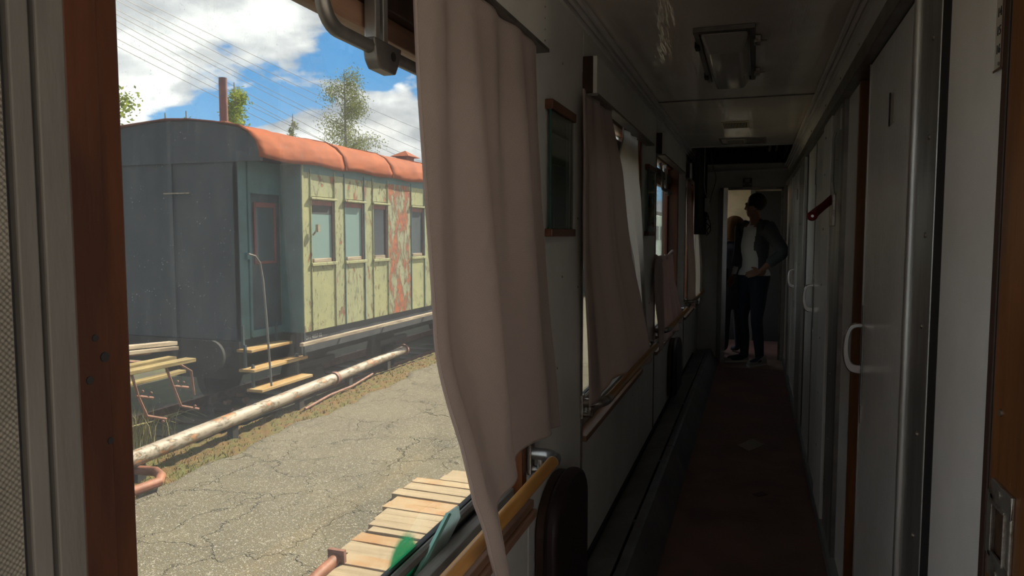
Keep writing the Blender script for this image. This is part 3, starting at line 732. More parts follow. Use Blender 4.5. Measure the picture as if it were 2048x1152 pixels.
# second window: near drape and blown far drape
c2l = [P(1166, 195, -.575), P(1163, 400, -.575), P(1160, 785, -.575)]
c2r = [P(1218, 235, -.585), P(1240, 340, -.58), P(1262, 520, -.57), P(1290, 700, -.57), P(1298, 740, -.57)]
curtain('curtain', 'beige curtain on the near side of the second window, spread at its foot', curtain_m, 1.925, lambda u: .815 - .10 * sm(.2, 1, u) - .01 * math.sin(9 * u), c2l, c2r, lambda u, z: -.578 + .03 * sm(1.5, .8, z), lambda u, z: .012 * math.sin(u * 13 + z) + .006 * math.sin(u * 29), 80, 70)
c3l = [P(1250, 275, -.59), P(1232, 345, -.59), P(1262, 520, -.60), P(1282, 690, -.6)]
c3r = [P(1283, 290, -.585), P(1290, 400, -.585), P(1293, 600, -.585), P(1300, 700, -.58)]
curtain('curtain', 'bright white backlit curtain on the far side of the second window', curtain_b, 1.925, lambda u: .70, c3l, c3r, lambda u, z: -.60, lambda u, z: .014 * math.sin(u * 15 + z * 1.5), 50, 50)
# half curtain on third window
c4l = [P(1313, 515, -.575), P(1312, 700, -.57)]
c4r = [P(1345, 506, -.575), P(1352, 560, -.56), P(1366, 672, -.555)]
def f4(u, z): return 0.022 * math.sin(u * 20 + .6 * math.sin(z * 4)) * (1.2 - .3 * sm(1.2, .7, z)) + .008 * math.sin(u * 47 + z)
def z4(u): return .70 - .05 * sm(.55, .62, u) * 0 - .01 * math.sin(u * 11)
hc = curtain('half_curtain', 'short pink gathered half curtain lowered over the third window', curtain_c, 1.285, z4, c4l, c4r, lambda u, z: -.578 + .02 * sm(1.1, .8, z), f4, 120, 50)
MB().tube([(-.578, c4l[0][1] - .02, 1.29), (-.59, (c4l[0][1] + c4r[0][1]) / 2, 1.235), (-.578, c4r[0][1] + .02, 1.30)], .012, 8).build('gathered_band', curtain_c, hc, True)
# farthest window: three lengths
for (l0, l1, r0, r1, lab, mm) in ((6.845, 6.845, 7.42, 7.45, 'dim beige curtain at the near side of the farthest window', curtain_m), (7.80, 7.70, 7.98, 8.0, 'pale curtain in the middle of the farthest window', curtain_b), (7.98, 8.02, 8.36, 8.38, 'bright curtain at the far side of the farthest window, by the end wall', curtain_b)):
    curtain('curtain', lab, mm, 1.925, lambda u: .72 + .05 * math.sin(4 * u), [(1.95, l0), (.7, l1)], [(1.95, r0), (.7, r1)], lambda u, z: -.600 + .055 * sm(1.7, 1.0, z) * (.25 + .75 * u), lambda u, z: .010 * math.sin(u * 16 + z), 40, 40)

# glass shard standing in the near window
sh = thing('glass_shard', 'pale green thick glass shard leaning in the nearest window beside the curtain', 'glass')
q = [at(x, y, 'x', -.672) for x, y in ((838, 1152), (875, 1128), (921, 1035), (918, 1012), (900, 1025))]
n = len(q); vs = [tuple(p) for p in q] + [(p.x - .006, p.y - .001, p.z) for p in q]
MB().add(vs, [tuple(range(n)), tuple(reversed(range(n, 2 * n)))] + [(i, i + n, (i + 1) % n + n, (i + 1) % n) for i in range(n)]).build('shard', shard_m, sh)
q2 = [at(x, y, 'x', -.671) for x, y in ((834, 1152), (840, 1152), (903, 1028), (898, 1026))]
MB().add([tuple(p) for p in q2] + [(p.x - .008, p.y, p.z) for p in q2], [(0, 1, 2, 3), (7, 6, 5, 4), (0, 4, 5, 1), (1, 5, 6, 2), (2, 6, 7, 3), (3, 7, 4, 0)]).build('shard_edge', shard_edge, sh)

# ------------------------------------------------------------ ceiling fittings
cl = thing('ceiling_light', 'rectangular ceiling lamp with a translucent cover and metal latches', 'lamp')
ly0, ly1, lx0, lx1 = 2.95, 3.93, -.245, -.015
MB().box(lx0, lx1, ly0, ly0 + .03, ZC - .018, ZC).box(lx0, lx1, ly1 - .03, ly1, ZC - .018, ZC).box(lx0, lx0 + .02, ly0 + .03, ly1 - .03, ZC - .018, ZC).box(lx1 - .02, lx1, ly0 + .03, ly1 - .03, ZC - .018, ZC).build('frame', alu_dark, cl, False, .002)
c_ = MB(); i_ = .022; t_ = .05; zb_ = ZC - .075
vs = [(lx0 + i_, ly0 + .03, ZC - .016), (lx1 - i_, ly0 + .03, ZC - .016), (lx1 - i_, ly1 - .03, ZC - .016), (lx0 + i_, ly1 - .03, ZC - .016), (lx0 + t_, ly0 + .13, zb_), (lx1 - t_, ly0 + .13, zb_), (lx1 - t_, ly1 - .10, zb_), (lx0 + t_, ly1 - .10, zb_)]
c_.add(vs, [(0, 1, 5, 4), (1, 2, 6, 5), (2, 3, 7, 6), (3, 0, 4, 7), (4, 5, 6, 7), (3, 2, 1, 0)]); c_.build('diffuser', mat('lamp_cover', (.42, .40, .38), .14, spec=.6), cl, True, .012)
for y in (3.15, 3.75):
    box('latch', steel, lx1 - .005, lx1 + .022, y - .03, y + .03, ZC - .03, ZC - .002, cl, .003)
    MB().tube([(lx1 + .01, y, ZC - .02), (lx1 + .045, y + .01, ZC - .016)], .004, 8).build('latch_pin', steel, cl, True)
for y in (3.18, 3.78): box('hinge', black, lx0 - .008, lx0 + .01, y - .03, y + .03, ZC - .028, ZC - .002, cl)
def grille(x0, x1, y0, y1, lab, cover=None):
    g = thing('ceiling_vent', lab, 'vent')
    box('surround', cream_plastic, x0, x1, y0, y1, ZC - .008, ZC, g, .003)
    box('opening', black, x0 + .015, x1 - .015, y0 + .03, y1 - .03, ZC - .0095, ZC - .007, g)
    n = 15
    for k in range(n):
        x = x0 + .018 + (x1 - x0 - .036) * (k + .5) / n; box('slat', cream_plastic, x - .0022, x + .0022, y0 + .03, y1 - .03, ZC - .013, ZC - .0085, g)
    return g
grille(-.245, -.055, 5.42, 5.72, 'small cream slotted ceiling vent nearer the lamp')
g2 = grille(-.245, -.095, 6.42, 6.66, 'small cream slotted ceiling vent beside the open hatch')
hp = (MB().box(-.30, .07, 6.34, 6.37, ZC - .007, ZC).box(-.30, .07, 6.72, 6.75, ZC - .007, ZC).box(-.30, -.285, 6.37, 6.72, ZC - .007, ZC).box(.055, .07, 6.37, 6.72, ZC - .007, ZC).box(-.085, .05, 6.42, 6.68, ZC - .004, ZC).build('outer_frame', alu_dark, g2))
# hatch opening
ha = struct(empty('ceiling_hatch'), 'open dark hatch in the far ceiling')
hz = ZC + .25
MB().box(-.53, .285, 6.9, 8.62, hz, hz + .02).box(-.55, -.53, 6.9, 8.62, ZC, hz).box(.285, .305, 6.9, 8.62, ZC, hz).box(-.53, .285, 6.9, 6.92, ZC + .03, hz).box(-.53, .285, 8.6, 8.62, ZC, hz).build('hatch_box', black, ha)
for y in (7.45, 7.9): box('cross_bar', grey_trim, -.4, .1, y, y + .04, ZC + .10, ZC + .13, ha)
for x in (.13, .2): MB().tube([(x, 7.2, ZC + .1), (x, 8.3, ZC + .1)], .014, 8).build('pipe', grey_trim, ha, True)
hd = thing('hanging_hatch_panel', 'black open hatch panel hanging down from the ceiling on the left', 'panel')
box('panel', black, -.535, -.51, 6.92, 8.15, 1.425, 2.2, hd, .004)
MB().box(-.51, -.497, 6.92, 6.96, 1.425, 2.2).box(-.51, -.497, 8.11, 8.15, 1.425, 2.2).box(-.51, -.497, 6.96, 8.11, 1.425, 1.47).build('rim', dark, hd)
for y in (7.1, 7.9): MB().tube([(-.52, y - .04, 2.205), (-.52, y + .04, 2.205)], .01, 8).build('hinge', steel, hd, True)
jb = tag(box('junction_box', white_plastic, -.495, -.455, 7.75, 7.95, 1.66, 1.80, None, .006), 'small white box hanging by cables beside the black panel', 'box')
def cable(name, pts, r, m, lab):
    c = bpy.data.curves.new(name, 'CURVE'); c.dimensions = '3D'; c.bevel_depth = r; c.bevel_resolution = 2
    s_ = c.splines.new('NURBS'); s_.points.add(len(pts) - 1)
    for p_, q_ in zip(s_.points, pts): p_.co = (*q_, 1)
    s_.use_endpoint_u = True; s_.order_u = 3
    tmp = bpy.data.objects.new(name, c); COL.objects.link(tmp); dg = bpy.context.evaluated_depsgraph_get()
    me = bpy.data.meshes.new_from_object(tmp.evaluated_get(dg)); bpy.data.objects.remove(tmp)
    return tag(link(name, me, m), lab, 'cable')
cable('cable', [(-.47, 7.3, 2.3), (-.475, 7.35, 2.1), (-.49, 7.5, 1.9), (-.48, 7.8, 1.82), (-.475, 7.85, 1.80)], .004, white_plastic, 'white cable dropping from the hatch to the small white box')
cable('cable', [(-.42, 7.4, 2.3), (-.42, 7.5, 2.12), (-.38, 7.9, 2.02), (-.44, 8.0, 1.85), (-.45, 7.9, 1.76)], .0035, grey_trim, 'thin grey cable looping from the hatch past the panel')
rk = random.Random(3)
for k in range(2):
    cable('cable', [(-.475, 7.85, 1.67)] + [(-.475 + rk.uniform(-.03, .05), 7.9 + rk.uniform(-.1, .15), 1.66 - .04 * i + rk.uniform(-.02, .02)) for i in range(7)], .005, black, ('black tangled cable hanging below the small white box', 'second black cable tangled under the small white box')[k])

# doorway: leaf, sign
dl = thing('end_door', 'narrow end door leaf standing open at the left of the doorway', 'door')
Md = Matrix.Translation((-.365, 8.68, 0)) @ Matrix.Rotation(R(-81), 4, 'Z')
MB().box(0, .50, -.035, 0, .02, 1.925, Md).build('leaf', alu, dl, False, .003)
MB().box(.49, .505, -.04, .005, .02, 1.925, Md).build('edge_strip', chrome, dl)
MB().box(.42, .47, .0, .03, .93, 1.06, Md).build('lock_case', black, dl, False, .004)
sg = thing('door_sign', 'small pale plate with four digits above the end doorway', 'sign')
box('plate', plate_m, -.135, -.045, YE - .068, YE - .062, 1.975, 2.005, sg); box('plate_top', plate_m, -.115, -.065, YE - .068, YE - .062, 2.012, 2.05, sg)
box('sign_back', grey_trim, -.14, -.04, YE - .062, YE - .002, 1.965, 2.06, sg)
text('digits', '4001', .028, print_black, (-.09, YE - .0688, 1.990), (R(90), 0, 0), sg)
# floor litter
pp = tag(MB().prism([(-.075, 5.05), (.02, 5.25), (.095, 5.12), (.0, 4.93)], 'z', .001, .003).build('paper_scrap', mat('dirty_paper', (.22, .19, .16), .8)), 'dirty scrap of paper lying on the corridor floor', 'paper')
pq = tag(MB().prism([(.02, 4.1), (.07, 4.16), (.10, 4.12), (.05, 4.07)], 'z', .001, .003).build('floor_flake', wood_dark), 'small dark flake lying on the floor nearer than the paper', 'litter')

# ------------------------------------------------------------ people
def skin(name, chains, extra=None, voxel=.009, sub=2, side=None):
    """tapered limbs along chains of (point, radius or (half width, half depth)), fused with extra closed shapes into one surface"""
    bm = bmesh.new()
    def put(mb):
        t = bpy.data.meshes.new('t'); t.from_pydata(mb.v, [], mb.f); bm.from_mesh(t)
    sd_ = side or PS
    for ch in chains:
        pts = [Vector(p) for p, _ in ch]; rs = [r if isinstance(r, tuple) else (r, r) for _, r in ch]
        P2, R2 = [], []                                   # smooth resampling of the chain
        for i in range(len(pts) - 1):
            p0 = pts[max(i - 1, 0)]; p3 = pts[min(i + 2, len(pts) - 1)]
            for k in range(5):
                t = k / 5; a_, b_ = pts[i], pts[i + 1]; m0 = (b_ - p0) * .35; m1_ = (p3 - a_) * .35
                if i == 0: m0 = (b_ - a_) * .6
                if i == len(pts) - 2: m1_ = (b_ - a_) * .6
                P2.append(a_ * (2 * t**3 - 3 * t**2 + 1) + m0 * (t**3 - 2 * t**2 + t) + b_ * (3 * t**2 - 2 * t**3) + m1_ * (t**3 - t**2))
                w_ = t * t * (3 - 2 * t); R2.append((rs[i][0] + (rs[i + 1][0] - rs[i][0]) * w_, rs[i][1] + (rs[i + 1][1] - rs[i][1]) * w_))
        P2.append(pts[-1]); R2.append(rs[-1])
        mb = MB(); n = 18; prevd = None
        # rounded ends
        d0 = (P2[1] - P2[0]).normalized(); d1 = (P2[-1] - P2[-2]).normalized()
        e0 = [(P2[0] - d0 * R2[0][1] * math.sin(a), (R2[0][0] * math.cos(a), R2[0][1] * math.cos(a))) for a in (1.45, 1.1, .7, .35)]
        e1 = [(P2[-1] + d1 * R2[-1][1] * math.sin(a), (R2[-1][0] * math.cos(a), R2[-1][1] * math.cos(a))) for a in (.35, .7, 1.1, 1.45)]
        PP = [p for p, _ in e0] + P2 + [p for p, _ in e1]; RR = [q for _, q in e0] + R2 + [q for _, q in e1]
        for i, (p, (rw, rd)) in enumerate(zip(PP, RR)):
            d = (PP[min(i + 1, len(PP) - 1)] - PP[max(i - 1, 0)]).normalized()
            a_ = (sd_ - d * sd_.dot(d))
            if a_.length < .25: a_ = (prevd - d * prevd.dot(d)) if prevd else d.orthogonal()
            a_.normalize(); prevd = a_; b_ = d.cross(a_)
            for j in range(n): t = 2 * math.pi * j / n; mb.v.append(tuple(p + a_ * (rw * math.cos(t)) + b_ * (rd * math.sin(t))))
        for i in range(len(PP) - 1):
            for j in range(n): mb.f.append((i * n + j, i * n + (j + 1) % n, (i + 1) * n + (j + 1) % n, (i + 1) * n + j))
        mb.f.append(tuple(reversed(range(n)))); mb.f.append(tuple((len(PP) - 1) * n + j for j in range(n)))
        put(mb)
    m1 = bpy.data.meshes.new(name); bmesh.ops.recalc_face_normals(bm, faces=bm.faces); bm.to_mesh(m1); bm.free()
    if extra:
        bm = bmesh.new(); bm.from_mesh(m1)
        for mb in extra:
            t = bpy.data.meshes.new('t'); t.from_pydata(mb.v, [], mb.f); bm.from_mesh(t)
        bmesh.ops.recalc_face_normals(bm, faces=bm.faces); bm.to_mesh(m1); bm.free()
    o = bpy.data.objects.new(name, m1); COL.objects.link(o)
    rm = o.modifiers.new('r', 'REMESH'); rm.mode = 'VOXEL'; rm.voxel_size = voxel
    s_ = o.modifiers.new('s', 'SMOOTH'); s_.factor = .5; s_.iterations = 3
    dg = bpy.context.evaluated_depsgraph_get(); m2 = bpy.data.meshes.new_from_object(o.evaluated_get(dg)); bpy.data.objects.remove(o)
    for p in m2.polygons: p.use_smooth = True
    return m2

PA = Vector((-.74, -.67, 0)).normalized()      # way the man's chest faces
PS = Vector((-PA.y, PA.x, 0))                  # his left-hand side (towards camera right)
M0 = Vector((.005, 8.38, 0))
def mp(f, s_, z): return tuple(M0 + PA * f + PS * s_ + Vector((0, 0, z)))
def head_parts(c, f, s_, r=1.0):
    """skull, jaw, nose, ears, eyes-sockets bump, lips at head centre c, face direction f"""
    up = Vector((0, 0, 1)); out = []
    def b(df, ds, dz, rad, sc=(1, 1, 1)):
        p = c + f * df + s_ * ds + up * dz; out.append(MB().ball(p, rad, 16, 12, sc))
    b(-.018, 0, .03, .092, (1, 1, 1.08)); b(.018, 0, -.035, .070, (1, 1, 1.05)); b(.045, 0, -.085, .036); b(.03, 0, -.06, .055)
    b(.088, 0, -.012, .013, (1, 1, 2.0)); b(.098, 0, -.028, .0135); b(.078, 0, -.062, .015, (1, 1, .7)); b(.074, 0, .025, .03, (1, 1, .6))
    for k in (-1, 1): b(-.005, k * .079, -.012, .017, (.8, .8, 1.9)); b(.077, k * .031, .004, .011)
    return out
fd = Vector((-.96, .20, 0)).normalized(); fs_ = Vector((-fd.y, fd.x, 0))
hc_ = M0 + Vector((-.012, .02, 1.735))
def hand(w, d, side, k=1.0):
    """five separate fingers fanned on a palm that starts at wrist w along d; side = thumb side"""
    w, d, side = Vector(w), Vector(d).normalized(), Vector(side).normalized(); ch = []
    palm = w + d * .075
    for i, (o_, L, r) in enumerate(((.030, .070, .0088), (.010, .078, .009), (-.010, .072, .0088), (-.028, .056, .0078))):
        a = palm + side * o_; n_ = d.cross(side)
        ch.append([(tuple(w), .022), (tuple(w + d * .04 + side * o_ * .8), (.013)), (tuple(a), .011), (tuple(a + d * L * .5 + n_ * .01), r), (tuple(a + d * L + n_ * .03), r * .8)])
    ch.append([(tuple(w + d * .02 + side * .02), .013), (tuple(w + d * .05 + side * .05), .011), (tuple(w + d * .085 + side * .065), .009)])
    return ch
sL, sR = mp(0, .19, 1.50), mp(0, -.19, 1.50)
eL = mp(-.10, .315, 1.24); wL = mp(.08, .18, 1.03)
eR = mp(-.02, -.27, 1.22); wR = mp(.07, -.25, .98)
legL = [(mp(0, .085, .98), .115), (mp(.02, .095, .72), .085), (mp(.03, .09, .50), .064), (mp(.0, .09, .30), .058), (mp(-.02, .095, .09), .046)]
legR = [(mp(0, -.085, .98), .115), (mp(.04, -.095, .72), .085), (mp(.06, -.10, .50), .064), (mp(.03, -.10, .30), .058), (mp(.02, -.10, .09), .046)]
spine = [(mp(0, 0, 1.00), (.155, .12)), (mp(.0, 0, 1.15), (.145, .11)), (mp(.01, 0, 1.30), (.165, .12)), (mp(0, 0, 1.45), (.15, .105)), (mp(-.01, 0, 1.55), (.07, .065)), (tuple(hc_ + Vector((0, 0, -.09))), .055), (tuple(hc_ + Vector((0, 0, -.02))), .055)]
armL = [(mp(0, .10, 1.47), .075), (sL, .068), (tuple((Vector(sL) + Vector(eL)) / 2), .053), (eL, .043), (tuple((Vector(eL) + Vector(wL)) / 2), .038), (wL, .026)]
armR = [(mp(0, -.10, 1.47), .075), (sR, .068), (tuple((Vector(sR) + Vector(eR)) / 2), .053), (eR, .043), (tuple((Vector(eR) + Vector(wR)) / 2), .038), (wR, .026)]
hands = hand(wL, PA * .9 - PS * .35 - Vector((0, 0, .25)), Vector((0, 0, 1)) * .9 - PS * .2) + hand(wR, Vector((0, 0, -1)) + PA * .2, PA)
feet = [[(mp(-.02, .095, .09), .042), (mp(.03, .13, .055), .040), (mp(.13, .15, .04), .036)], [(mp(.02, -.10, .09), .042), (mp(.07, -.13, .055), .040), (mp(.17, -.16, .04), .036)]]
bm_ = skin('man_body', [spine, legL, legR, armL, armR] + feet, head_parts(hc_, fd, fs_), .0085)
hm_ = skin('man_hands', hands[:5], None, .005, 1)
man = link('person', bm_, skin_m)
tag(man, 'standing man in white t-shirt, open grey overshirt and dark jeans, hand on hip', 'person')
bm_.materials.append(tshirt_m); bm_.materials.append(jeans_m); bm_.materials.append(shirt_m)
for p in bm_.polygons:
    c = p.center; r_ = (c - M0); s_ = r_.dot(PS); z = c.z
    hz_ = 1.0
    if z < .985 and abs(s_) < .24 and z > .0: p.material_index = 2
    elif 1.25 < z < 1.58 and abs(s_) > .10: p.material_index = 3
    elif z < 1.30 and min((c - (Vector(eL).lerp(Vector(wL), q / 9))).length for q in range(2, 10)) < .062: p.material_index = 0
    elif z < 1.505 + .02 * (abs(s_) < .05) and abs(s_) < .25 and z >= .985: p.material_index = 1
o = link('hand', hm_, skin_m, man)
o = link('hand', skin('man_hand_right', hands[5:], None, .005, 1), skin_m, man)
# overshirt: thicker shell of trunk and sleeves, cut open at the front
k_ = 1.13
grow = lambda ch, g: [(p, (q[0] + g, q[1] + g) if isinstance(q, tuple) else q + g) for p, q in ch]
sh_m = skin('overshirt', [grow([(mp(0, 0, .90), (.17, .125))] + spine[:5], .018), grow(armL[:5], .019), grow(armR[:5], .019)], None, .0085)
bmx = bmesh.new(); bmx.from_mesh(sh_m)
dele = []
for f_ in bmx.faces:
    c = f_.calc_center_median(); r_ = c - M0; s_ = r_.dot(PS); ff = r_.dot(PA)
    if (ff > .02 and -.17 < s_ < .12 + .06 * (1.35 - c.z)) or c.z > 1.60 or c.z < .88 or (c.z > 1.53 and abs(s_) < .065): dele.append(f_)
bmesh.ops.delete(bmx, geom=dele, context='FACES')
for _ in range(10): bmesh.ops.smooth_vert(bmx, verts=[v for v in bmx.verts if v.is_boundary], factor=.6, use_axis_x=True, use_axis_y=True, use_axis_z=True)
bmx.to_mesh(sh_m); bmx.free()
osh = link('overshirt', sh_m, shirt_m, man); so2 = osh.modifiers.new('s', 'SOLIDIFY'); so2.thickness = .008
MB().tube([mp(-.06, .075, 1.54), mp(-.085, 0, 1.565), mp(-.06, -.075, 1.54)], .018, 8).build('collar', shirt_m, man, True)
# hair cap
hr = MB().ball(hc_ - fd * .026 + Vector((0, 0, .042)), .103, 20, 14, (1, 1, 1.0)); me_ = bpy.data.meshes.new('hair'); me_.from_pydata(hr.v, [], hr.f)
bmx = bmesh.new(); bmx.from_mesh(me_)
bmesh.ops.delete(bmx, geom=[f_ for f_ in bmx.faces if (f_.calc_center_median() - hc_).dot(fd) > .055 and f_.calc_center_median().z < hc_.z + .085 or (f_.calc_center_median().z < hc_.z - .01 and (f_.calc_center_median() - hc_).dot(fd) > -.03) or f_.calc_center_median().z < hc_.z - .055], context='FACES')
bmesh.ops.remove_doubles(bmx, verts=bmx.verts, dist=1e-5); bmx.to_mesh(me_); bmx.free()
h_ = link('hair', me_, hair_dark, man, True); h_.modifiers.new('s', 'SOLIDIFY').thickness = .012
for (ax_, ay_, dirv) in ((.0, .13, PA * .97 + PS * .15), (.04, -.13, PA * .95 - PS * .25)):
    dirv = dirv.normalized(); sdv = Vector((-dirv.y, dirv.x, 0)); b0 = Vector(mp(ax_, ay_, 0)) - dirv * .075
    poly = [(0, -.032), (.06, -.037), (.14, -.034), (.20, -.045), (.25, -.04), (.278, -.015), (.275, .02), (.24, .04), (.16, .036), (.06, .034), (0, .03)]
    def ring(z, k): return [tuple(b0 + dirv * (.13 + (a - .13) * k) + sdv * (b * k) + Vector((0, 0, z))) for a, b in poly]
    def loft(rings, name, m):
        n = len(poly); vs = [v for r in rings for v in r]; fs = [(i * n + j, i * n + (j + 1) % n, (i + 1) * n + (j + 1) % n, (i + 1) * n + j) for i in range(len(rings) - 1) for j in range(n)]
        fs += [tuple(reversed(range(n))), tuple(range((len(rings) - 1) * n, len(rings) * n))]; return MB().add(vs, fs).build(name, m, man, True)
    sole = loft([ring(.002, 1), ring(.024, 1.03)], 'sole', sole_m)
    def up_ring(z, k, back): return [tuple(b0 + dirv * ((a) * back * k + (1 - k) * .04) + sdv * (b * k) + Vector((0, 0, z - .035 * (a / .28) * (z > .05)))) for a, b in poly]
    loft([up_ring(.024, 1.0, 1), up_ring(.05, .98, .98), up_ring(.085, .88, .80), up_ring(.11, .85, .5)], 'shoe', shoe_m)

# woman behind, seen from behind / side
W0 = Vector((-.235, 9.05, 0)); WA = Vector((-.5, .86, 0)).normalized(); WS = Vector((-WA.y, WA.x, 0))
def wp(f, s_, z): return tuple(W0 + WA * f + WS * s_ + Vector((0, 0, z)))
whc = W0 + Vector((.0, .0, 1.50))
wsp = [(wp(0, 0, .93), (.17, .14)), (wp(0, 0, 1.08), (.14, .12)), (wp(0, 0, 1.25), (.155, .12)), (wp(0, 0, 1.30), (.13, .1)), (wp(0, 0, 1.37), (.055, .055)), (tuple(whc + Vector((0, 0, -.05))), .048)]
wl = [[(wp(0, k * .085, z), r) for z, r in ((.85, .10), (.60, .075), (.46, .06), (.28, .05), (.08, .036))] + [(wp(.14, k * .10, .035), .032)] for k in (-1, 1)]
wa = [[(wp(0, k * .08, 1.29), .065), (wp(0, k * .165, 1.28), .06), (wp(-.02, k * .215, 1.08), .05), (wp(.06, k * .22, .86), .034)] for k in (-1, 1)]
wh = hand(wp(.06, .22, .86), Vector((0, 0, -1)) + WA * .3, WA) + hand(wp(.06, -.22, .86), Vector((0, 0, -1)) + WA * .3, WA)
wb = skin('woman_body', [wsp] + wl + wa, head_parts(whc, WA, WS), .009)
wom = tag(link('person', wb, skin_m), 'woman with fair bobbed hair and long dark navy coat behind the man', 'person')
wb.materials.append(coat_m); wb.materials.append(jeans_m)
for p in wb.polygons:
    p.material_index = 2 if p.center.z < .6 else (1 if p.center.z < 1.345 else 0)
link('hand', skin('wh1', wh[:5], None, .005, 1), skin_m, wom); link('hand', skin('wh2', wh[5:], None, .005, 1), skin_m, wom)
cvs = []; cfs = []; N_ = 28
for j, (z, a, b) in enumerate(((.55, .26, .21), (.75, .235, .19), (.95, .205, .17), (1.08, .18, .145), (1.25, .185, .145), (1.32, .12, .10))):
    for i in range(N_):
        t = 2 * math.pi * i / N_; w_ = 1 + .04 * math.sin(t * 7) * (1.2 - z); cvs.append(wp(b * math.sin(t) * w_, a * math.cos(t) * w_, z))
for j in range(5):
    for i in range(N_): cfs.append((j * N_ + i, j * N_ + (i + 1) % N_, (j + 1) * N_ + (i + 1) % N_, (j + 1) * N_ + i))
c_ = MB().add(cvs, cfs).build('coat', coat_m, wom, True); c_.modifiers.new('s', 'SOLIDIFY').thickness = .01
hvs = []; hfs = []
for j in range(13):
    t = j / 12; ph = math.pi * .5 * min(1, t / .5); z = whc.z + .035 + .115 * math.cos(ph) - .22 * max(0, t - .5) * 2 * .8; rr = .118 * math.sin(ph) if t < .5 else .118 + .012 * math.sin((t - .5) * 5)
    for i in range(24):
        a = 2 * math.pi * i / 24; w_ = 1 + .05 * math.sin(a * 9); hvs.append(tuple(Vector((whc.x, whc.y, z)) - WA * .015 + (WA * math.cos(a) + WS * math.sin(a)) * rr * w_))
for j in range(12):
    for i in range(24):
        a = 2 * math.pi * (i + .5) / 24
        if j > 4 and math.cos(a) > .72: continue
        hfs.append((j * 24 + i, j * 24 + (i + 1) % 24, (j + 1) * 24 + (i + 1) % 24, (j + 1) * 24 + i))
h_ = MB().add(hvs, hfs).build('hair', hair_fair, wom, True); h_.modifiers.new('s', 'SOLIDIFY').thickness = .012

# ============================================================ EXTERIOR
ZG = -.95
def ground():
    me = bpy.data.meshes.new('asphalt_platform'); nx, ny = 60, 160; vs = []; fs = []
    for j in range(ny + 1):
        y = -6 + 40 * j / ny
        edge = -5.33 - .035 * max(0, y - 5) + .10 * math.sin(y * 2.3) * math.sin(y * .9 + 1) + .05 * math.sin(y * 7.1)
        for i in range(nx + 1):
            u = i / nx; x = edge + (-.9 - edge) * u
            vs.append((x, y, ZG + .012 * math.sin(x * 2.1) * math.sin(y * 1.3) - (.0 if u > .01 else .04)))
    for j in range(ny):
        for i in range(nx): k = j * (nx + 1) + i; fs.append((k, k + 1, k + nx + 2, k + nx + 1))
    me.from_pydata(vs, [], fs); o = link('ground_asphalt', me, asphalt, None, True); return struct(o, 'cracked sunlit asphalt platform between the trains')
ground()
def terrain(name, m, x0, x1, y0, y1, zf, nx, ny, lab):
    me = bpy.data.meshes.new(name); vs = []; fs = []
    for j in range(ny + 1):
        for i in range(nx + 1):
            x = x0 + (x1 - x0) * i / nx; y = y0 + (y1 - y0) * j / ny; vs.append((x, y, zf(x, y)))
    for j in range(ny):
        for i in range(nx): k = j * (nx + 1) + i; fs.append((k, k + 1, k + nx + 2, k + nx + 1))
    me.from_pydata(vs, [], fs); o = link(name, me, m, None, True); return struct(o, lab)
rg = random.Random(5)
terrain('ground_moss', moss, -6.2, -5.2, 2, 24, lambda x, y: ZG - .035 - .02 * abs(x + 5.7) + .018 * math.sin(x * 31 + y * 7) * math.sin(y * 23), 30, 400, 'mossy strip along the edge of the asphalt')
terrain('ground_soil', soil, -60, -6.1, -30, 70, lambda x, y: -1.28 + .03 * math.sin(x * 5) * math.sin(y * 4) + max(0, x + 6.6) * .6, 60, 60, 'dark soil under and behind the old wagon')
terrain('ground_far', soil, -6.1, 4, -30, -6, lambda x, y: -1.0, 4, 4, 'ground at the rear'); terrain('ground_ballast', mat('bounce_gravel', (.50, .46, .40), .9, var=.3, vscale=8), -.92, 60, -30, 70, lambda x, y: -1.3, 10, 10, 'unseen gravel under and beside the coach, kept pale to bounce sunlight')  # gravel lightened to bounce sun up into the coach

# asphalt crossing planks
cx_ = thing('plank_crossing', 'row of sun-bleached rust-stained planks laid on the asphalt by the window', 'planks')
ys = [4.10, 4.33, 4.50, 4.72, 4.88, 4.99, 5.12, 5.26, 5.38, 5.52, 5.68, 5.84, 6.02, 6.16, 6.32, 6.5]
for i in range(len(ys) - 1):
    x0 = -2.72 - .085 * (i * .32) + rg.uniform(-.05, .04) - .03; 
    if i in (11, 12): x0 = -3.0
    if i > 12: x0 = -2.78
    g_ = rg.uniform(.012, .03); h0 = ZG + .055 + rg.uniform(-.008, .01)
    y0, y1 = ys[i], ys[i + 1] - g_; sl = -.05
    vs = [];
    for z in (ZG - .0, h0):
        for k in range(7):
            t = k / 6; x = x0 + (-1.7 - x0) * t; w1_ = rg.uniform(-.006, .006); w2_ = rg.uniform(-.006, .006)
            vs += [(x, y0 + sl * t * 1.0 + w1_, z), (x, y1 + sl * t * 1.0 + w2_, z)]
    fs = []
    for b_ in (0, 14):
        for k in range(6): a = b_ + 2 * k; fs.append((a, a + 1, a + 3, a + 2))
    for k in range(6): a = 2 * k; fs.append((a, a + 2, a + 16, a + 14)); fs.append((a + 1, a + 15, a + 17, a + 3))
    fs += [(0, 14, 15, 1), (12, 13, 27, 26)]
    MB().add(vs, fs).build('plank', plank_r if i in (1, 3, 8, 9, 12) else plank_m, cx_)
